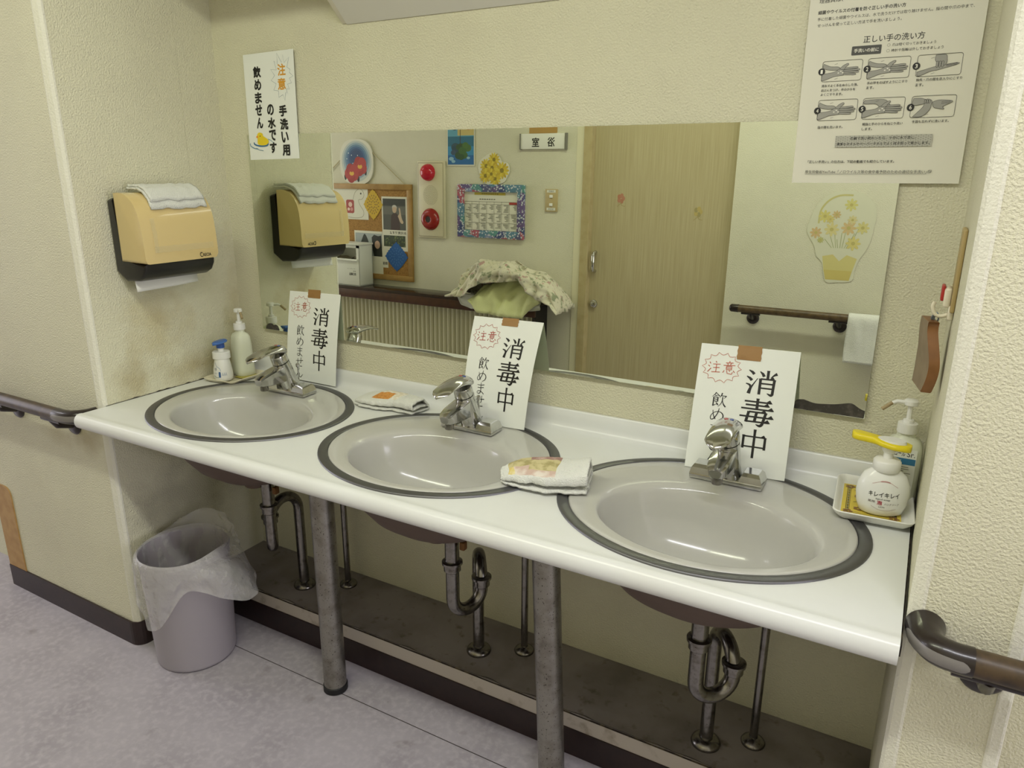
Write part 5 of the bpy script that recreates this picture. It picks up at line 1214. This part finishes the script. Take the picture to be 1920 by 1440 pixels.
    for (x, z, r, c_) in ((1.597, 1.257, .030, '#CBBF58'), (1.49, 1.203, .030, '#CDBC4E'), (1.459, 1.127, .028, '#C79A5A'), (1.526, 1.144, .034, '#D2C070'), (1.598, 1.153, .034, '#C9A060'), (1.657, 1.156, .030, '#CDBE62'), (1.625, 1.084, .034, '#D0BC54'), (1.54, 1.212, .020, '#C29A54'), (1.515, 1.19, .020, '#CBB44E'), (1.483, 1.094, .016, '#A8A84E'), (1.610, 1.19, .022, '#D2C078')):
        for k in range(8): a.disc(fade(c_), (q(x, z)[0]+r*.58*math.cos(k*.785), q(x, z)[1]+r*.58*math.sin(k*.785)), r*.40, r*.20, 8, k*.785)
        a.disc(fade('#A8983A'), q(x, z), r*.25)
    a.done('flowers_print', t)
    # laundry at the end of the shelf
    def drape(name, label, up, lo, yfr, ybk, m, seed, wr, nx=60, nt=30, group=None):
        xa, xb = up[0][0], up[-1][0]
        def f(a_, b_):
            x = xa+(xb-xa)*a_; zt, zl = interp(up, x), interp(lo, x)
            an = math.pi*(b_*.98+.01); th = min(1, min(a_, 1-a_)*8+.12)
            if b_ < .5: y = ybk+(.5*(yfr+ybk)-ybk)*(1-math.cos(an)); z = .676+(zt-.676)*math.sin(an) if zt > .676 else zt
            else: y = yfr-(yfr-.5*(yfr+ybk))*(1-math.sin(an))**1.0*1; z = zl+(zt-zl)*math.sin(an)
            if b_ >= .5: y = .5*(yfr+ybk)+(.5*(yfr-ybk))*math.sin((b_-.5)*math.pi)*1.0
            d = wr*(noise.noise((x*9, b_*3.2, seed))+.5*noise.noise((x*26+b_*6, b_*7, seed+3)))
            return (x, y+d*1.1, z+d*.55*math.sin(an))
        return f, nx, nt
    fu = [(-.468, .700), (-.426, .759), (-.424, .835), (-.368, .871), (-.306, .871), (-.297, .886), (-.219, .903), (-.126, .909), (-.074, .9), (-.019, .87), (.02, .859), (.104, .848), (.158, .798), (.209, .734), (.232, .682), (.237, .655)]
    fl_ = [(-.468, .69), (-.388, .684), (-.328, .712), (-.311, .746), (-.252, .776), (-.118, .793), (-.007, .812), (.033, .774), (.099, .721), (.157, .702), (.191, .691), (.237, .647)]
    yu = [(-.354, .68), (-.282, .75), (-.212, .781), (-.095, .793), (.034, .79), (.077, .745), (.116, .705)]; yl = [(-.354, .673), (-.279, .604), (-.155, .594), (.009, .595), (.048, .646), (.116, .700)]
    m = mat('floral_print', '#CFCAB4', .9); nt = m.node_tree; N = nt.nodes; K = nt.links; tc = [n_ for n_ in N if n_.type == 'TEX_COORD'][0]; pv = None
    for sc, c2, lo_, hi_ in ((26, '#8E9478', .56, .62), (34, '#B09088', .60, .66), (60, '#9AA088', .60, .66)):
        n_ = N.new('ShaderNodeTexNoise'); n_.inputs['Scale'].default_value = sc; n_.inputs['Detail'].default_value = 3; n_.noise_dimensions = '4D'; n_.inputs['W'].default_value = sc; K.new(tc.outputs['Object'], n_.inputs['Vector'])
        r_ = N.new('ShaderNodeMapRange'); r_.inputs['From Min'].default_value = lo_; r_.inputs['From Max'].default_value = hi_; K.new(n_.outputs['Fac'], r_.inputs['Value']); x_ = N.new('ShaderNodeMix'); x_.data_type = 'RGBA'
        if pv: K.new(pv, x_.inputs['A'])
        else: x_.inputs['A'].default_value = lin('#CFCAB4')
        x_.inputs['B'].default_value = lin(c2); K.new(r_.outputs[0], x_.inputs['Factor']); pv = x_.outputs['Result']
    K.new(pv, N['Principled BSDF'].inputs['Base Color'])
    f, a1, b1 = drape('', '', yu, yl, WY+.225, WY+.03, None, 2, .030); o = part('yellow_towel', MB().grid(f, a1, b1), mat('lime_terry', '#E4E8B0', .95, bump=(300, .8, .003)), None, smooth=80, solid=.006); tag(o, 'pale yellow green towel draped over the shelf end, in the mirror', 'towel')
    f, a1, b1 = drape('', '', fu, fl_, WY+.255, WY+.012, None, 6, .052, 90, 40); o = part('floral_cloth', MB().grid(f, 100, 44), m, None, smooth=80, solid=.004); tag(o, 'crumpled floral print cloth heaped on the yellow towel, in the mirror', 'cloth')
    def wd(lab, pts, y):
        def f(a_, b_):
            x = pts[0][0]+(pts[-1][0]-pts[0][0])*a_; z0_, z1_ = interp([(p[0], p[1]) for p in pts], x), .70
            return (x, y+.01*noise.noise((x*12, b_*3, 1))+.012*b_, z0_+(z1_-z0_)*(1-b_))
        o = part('white_cloth', MB().grid(f, 16, 10), M_towel, None, smooth=80, solid=.004); tag(o, lab, 'cloth')
    wd('white cloth corner hanging left under the floral cloth, in the mirror', [(-.435, .684), (-.415, .639), (-.342, .620), (-.300, .625)], WY+.190)
    wd('small white cloth corner hanging right of the yellow towel, in the mirror', [(.030, .640), (.049, .643), (.107, .654)], WY+.190)
_before = set(C.objects[:])
build_opposite()
for o_ in C.objects[:]:
    if o_ not in _before and not o_.parent: o_.location.z += OZ      # heights on the opposite wall
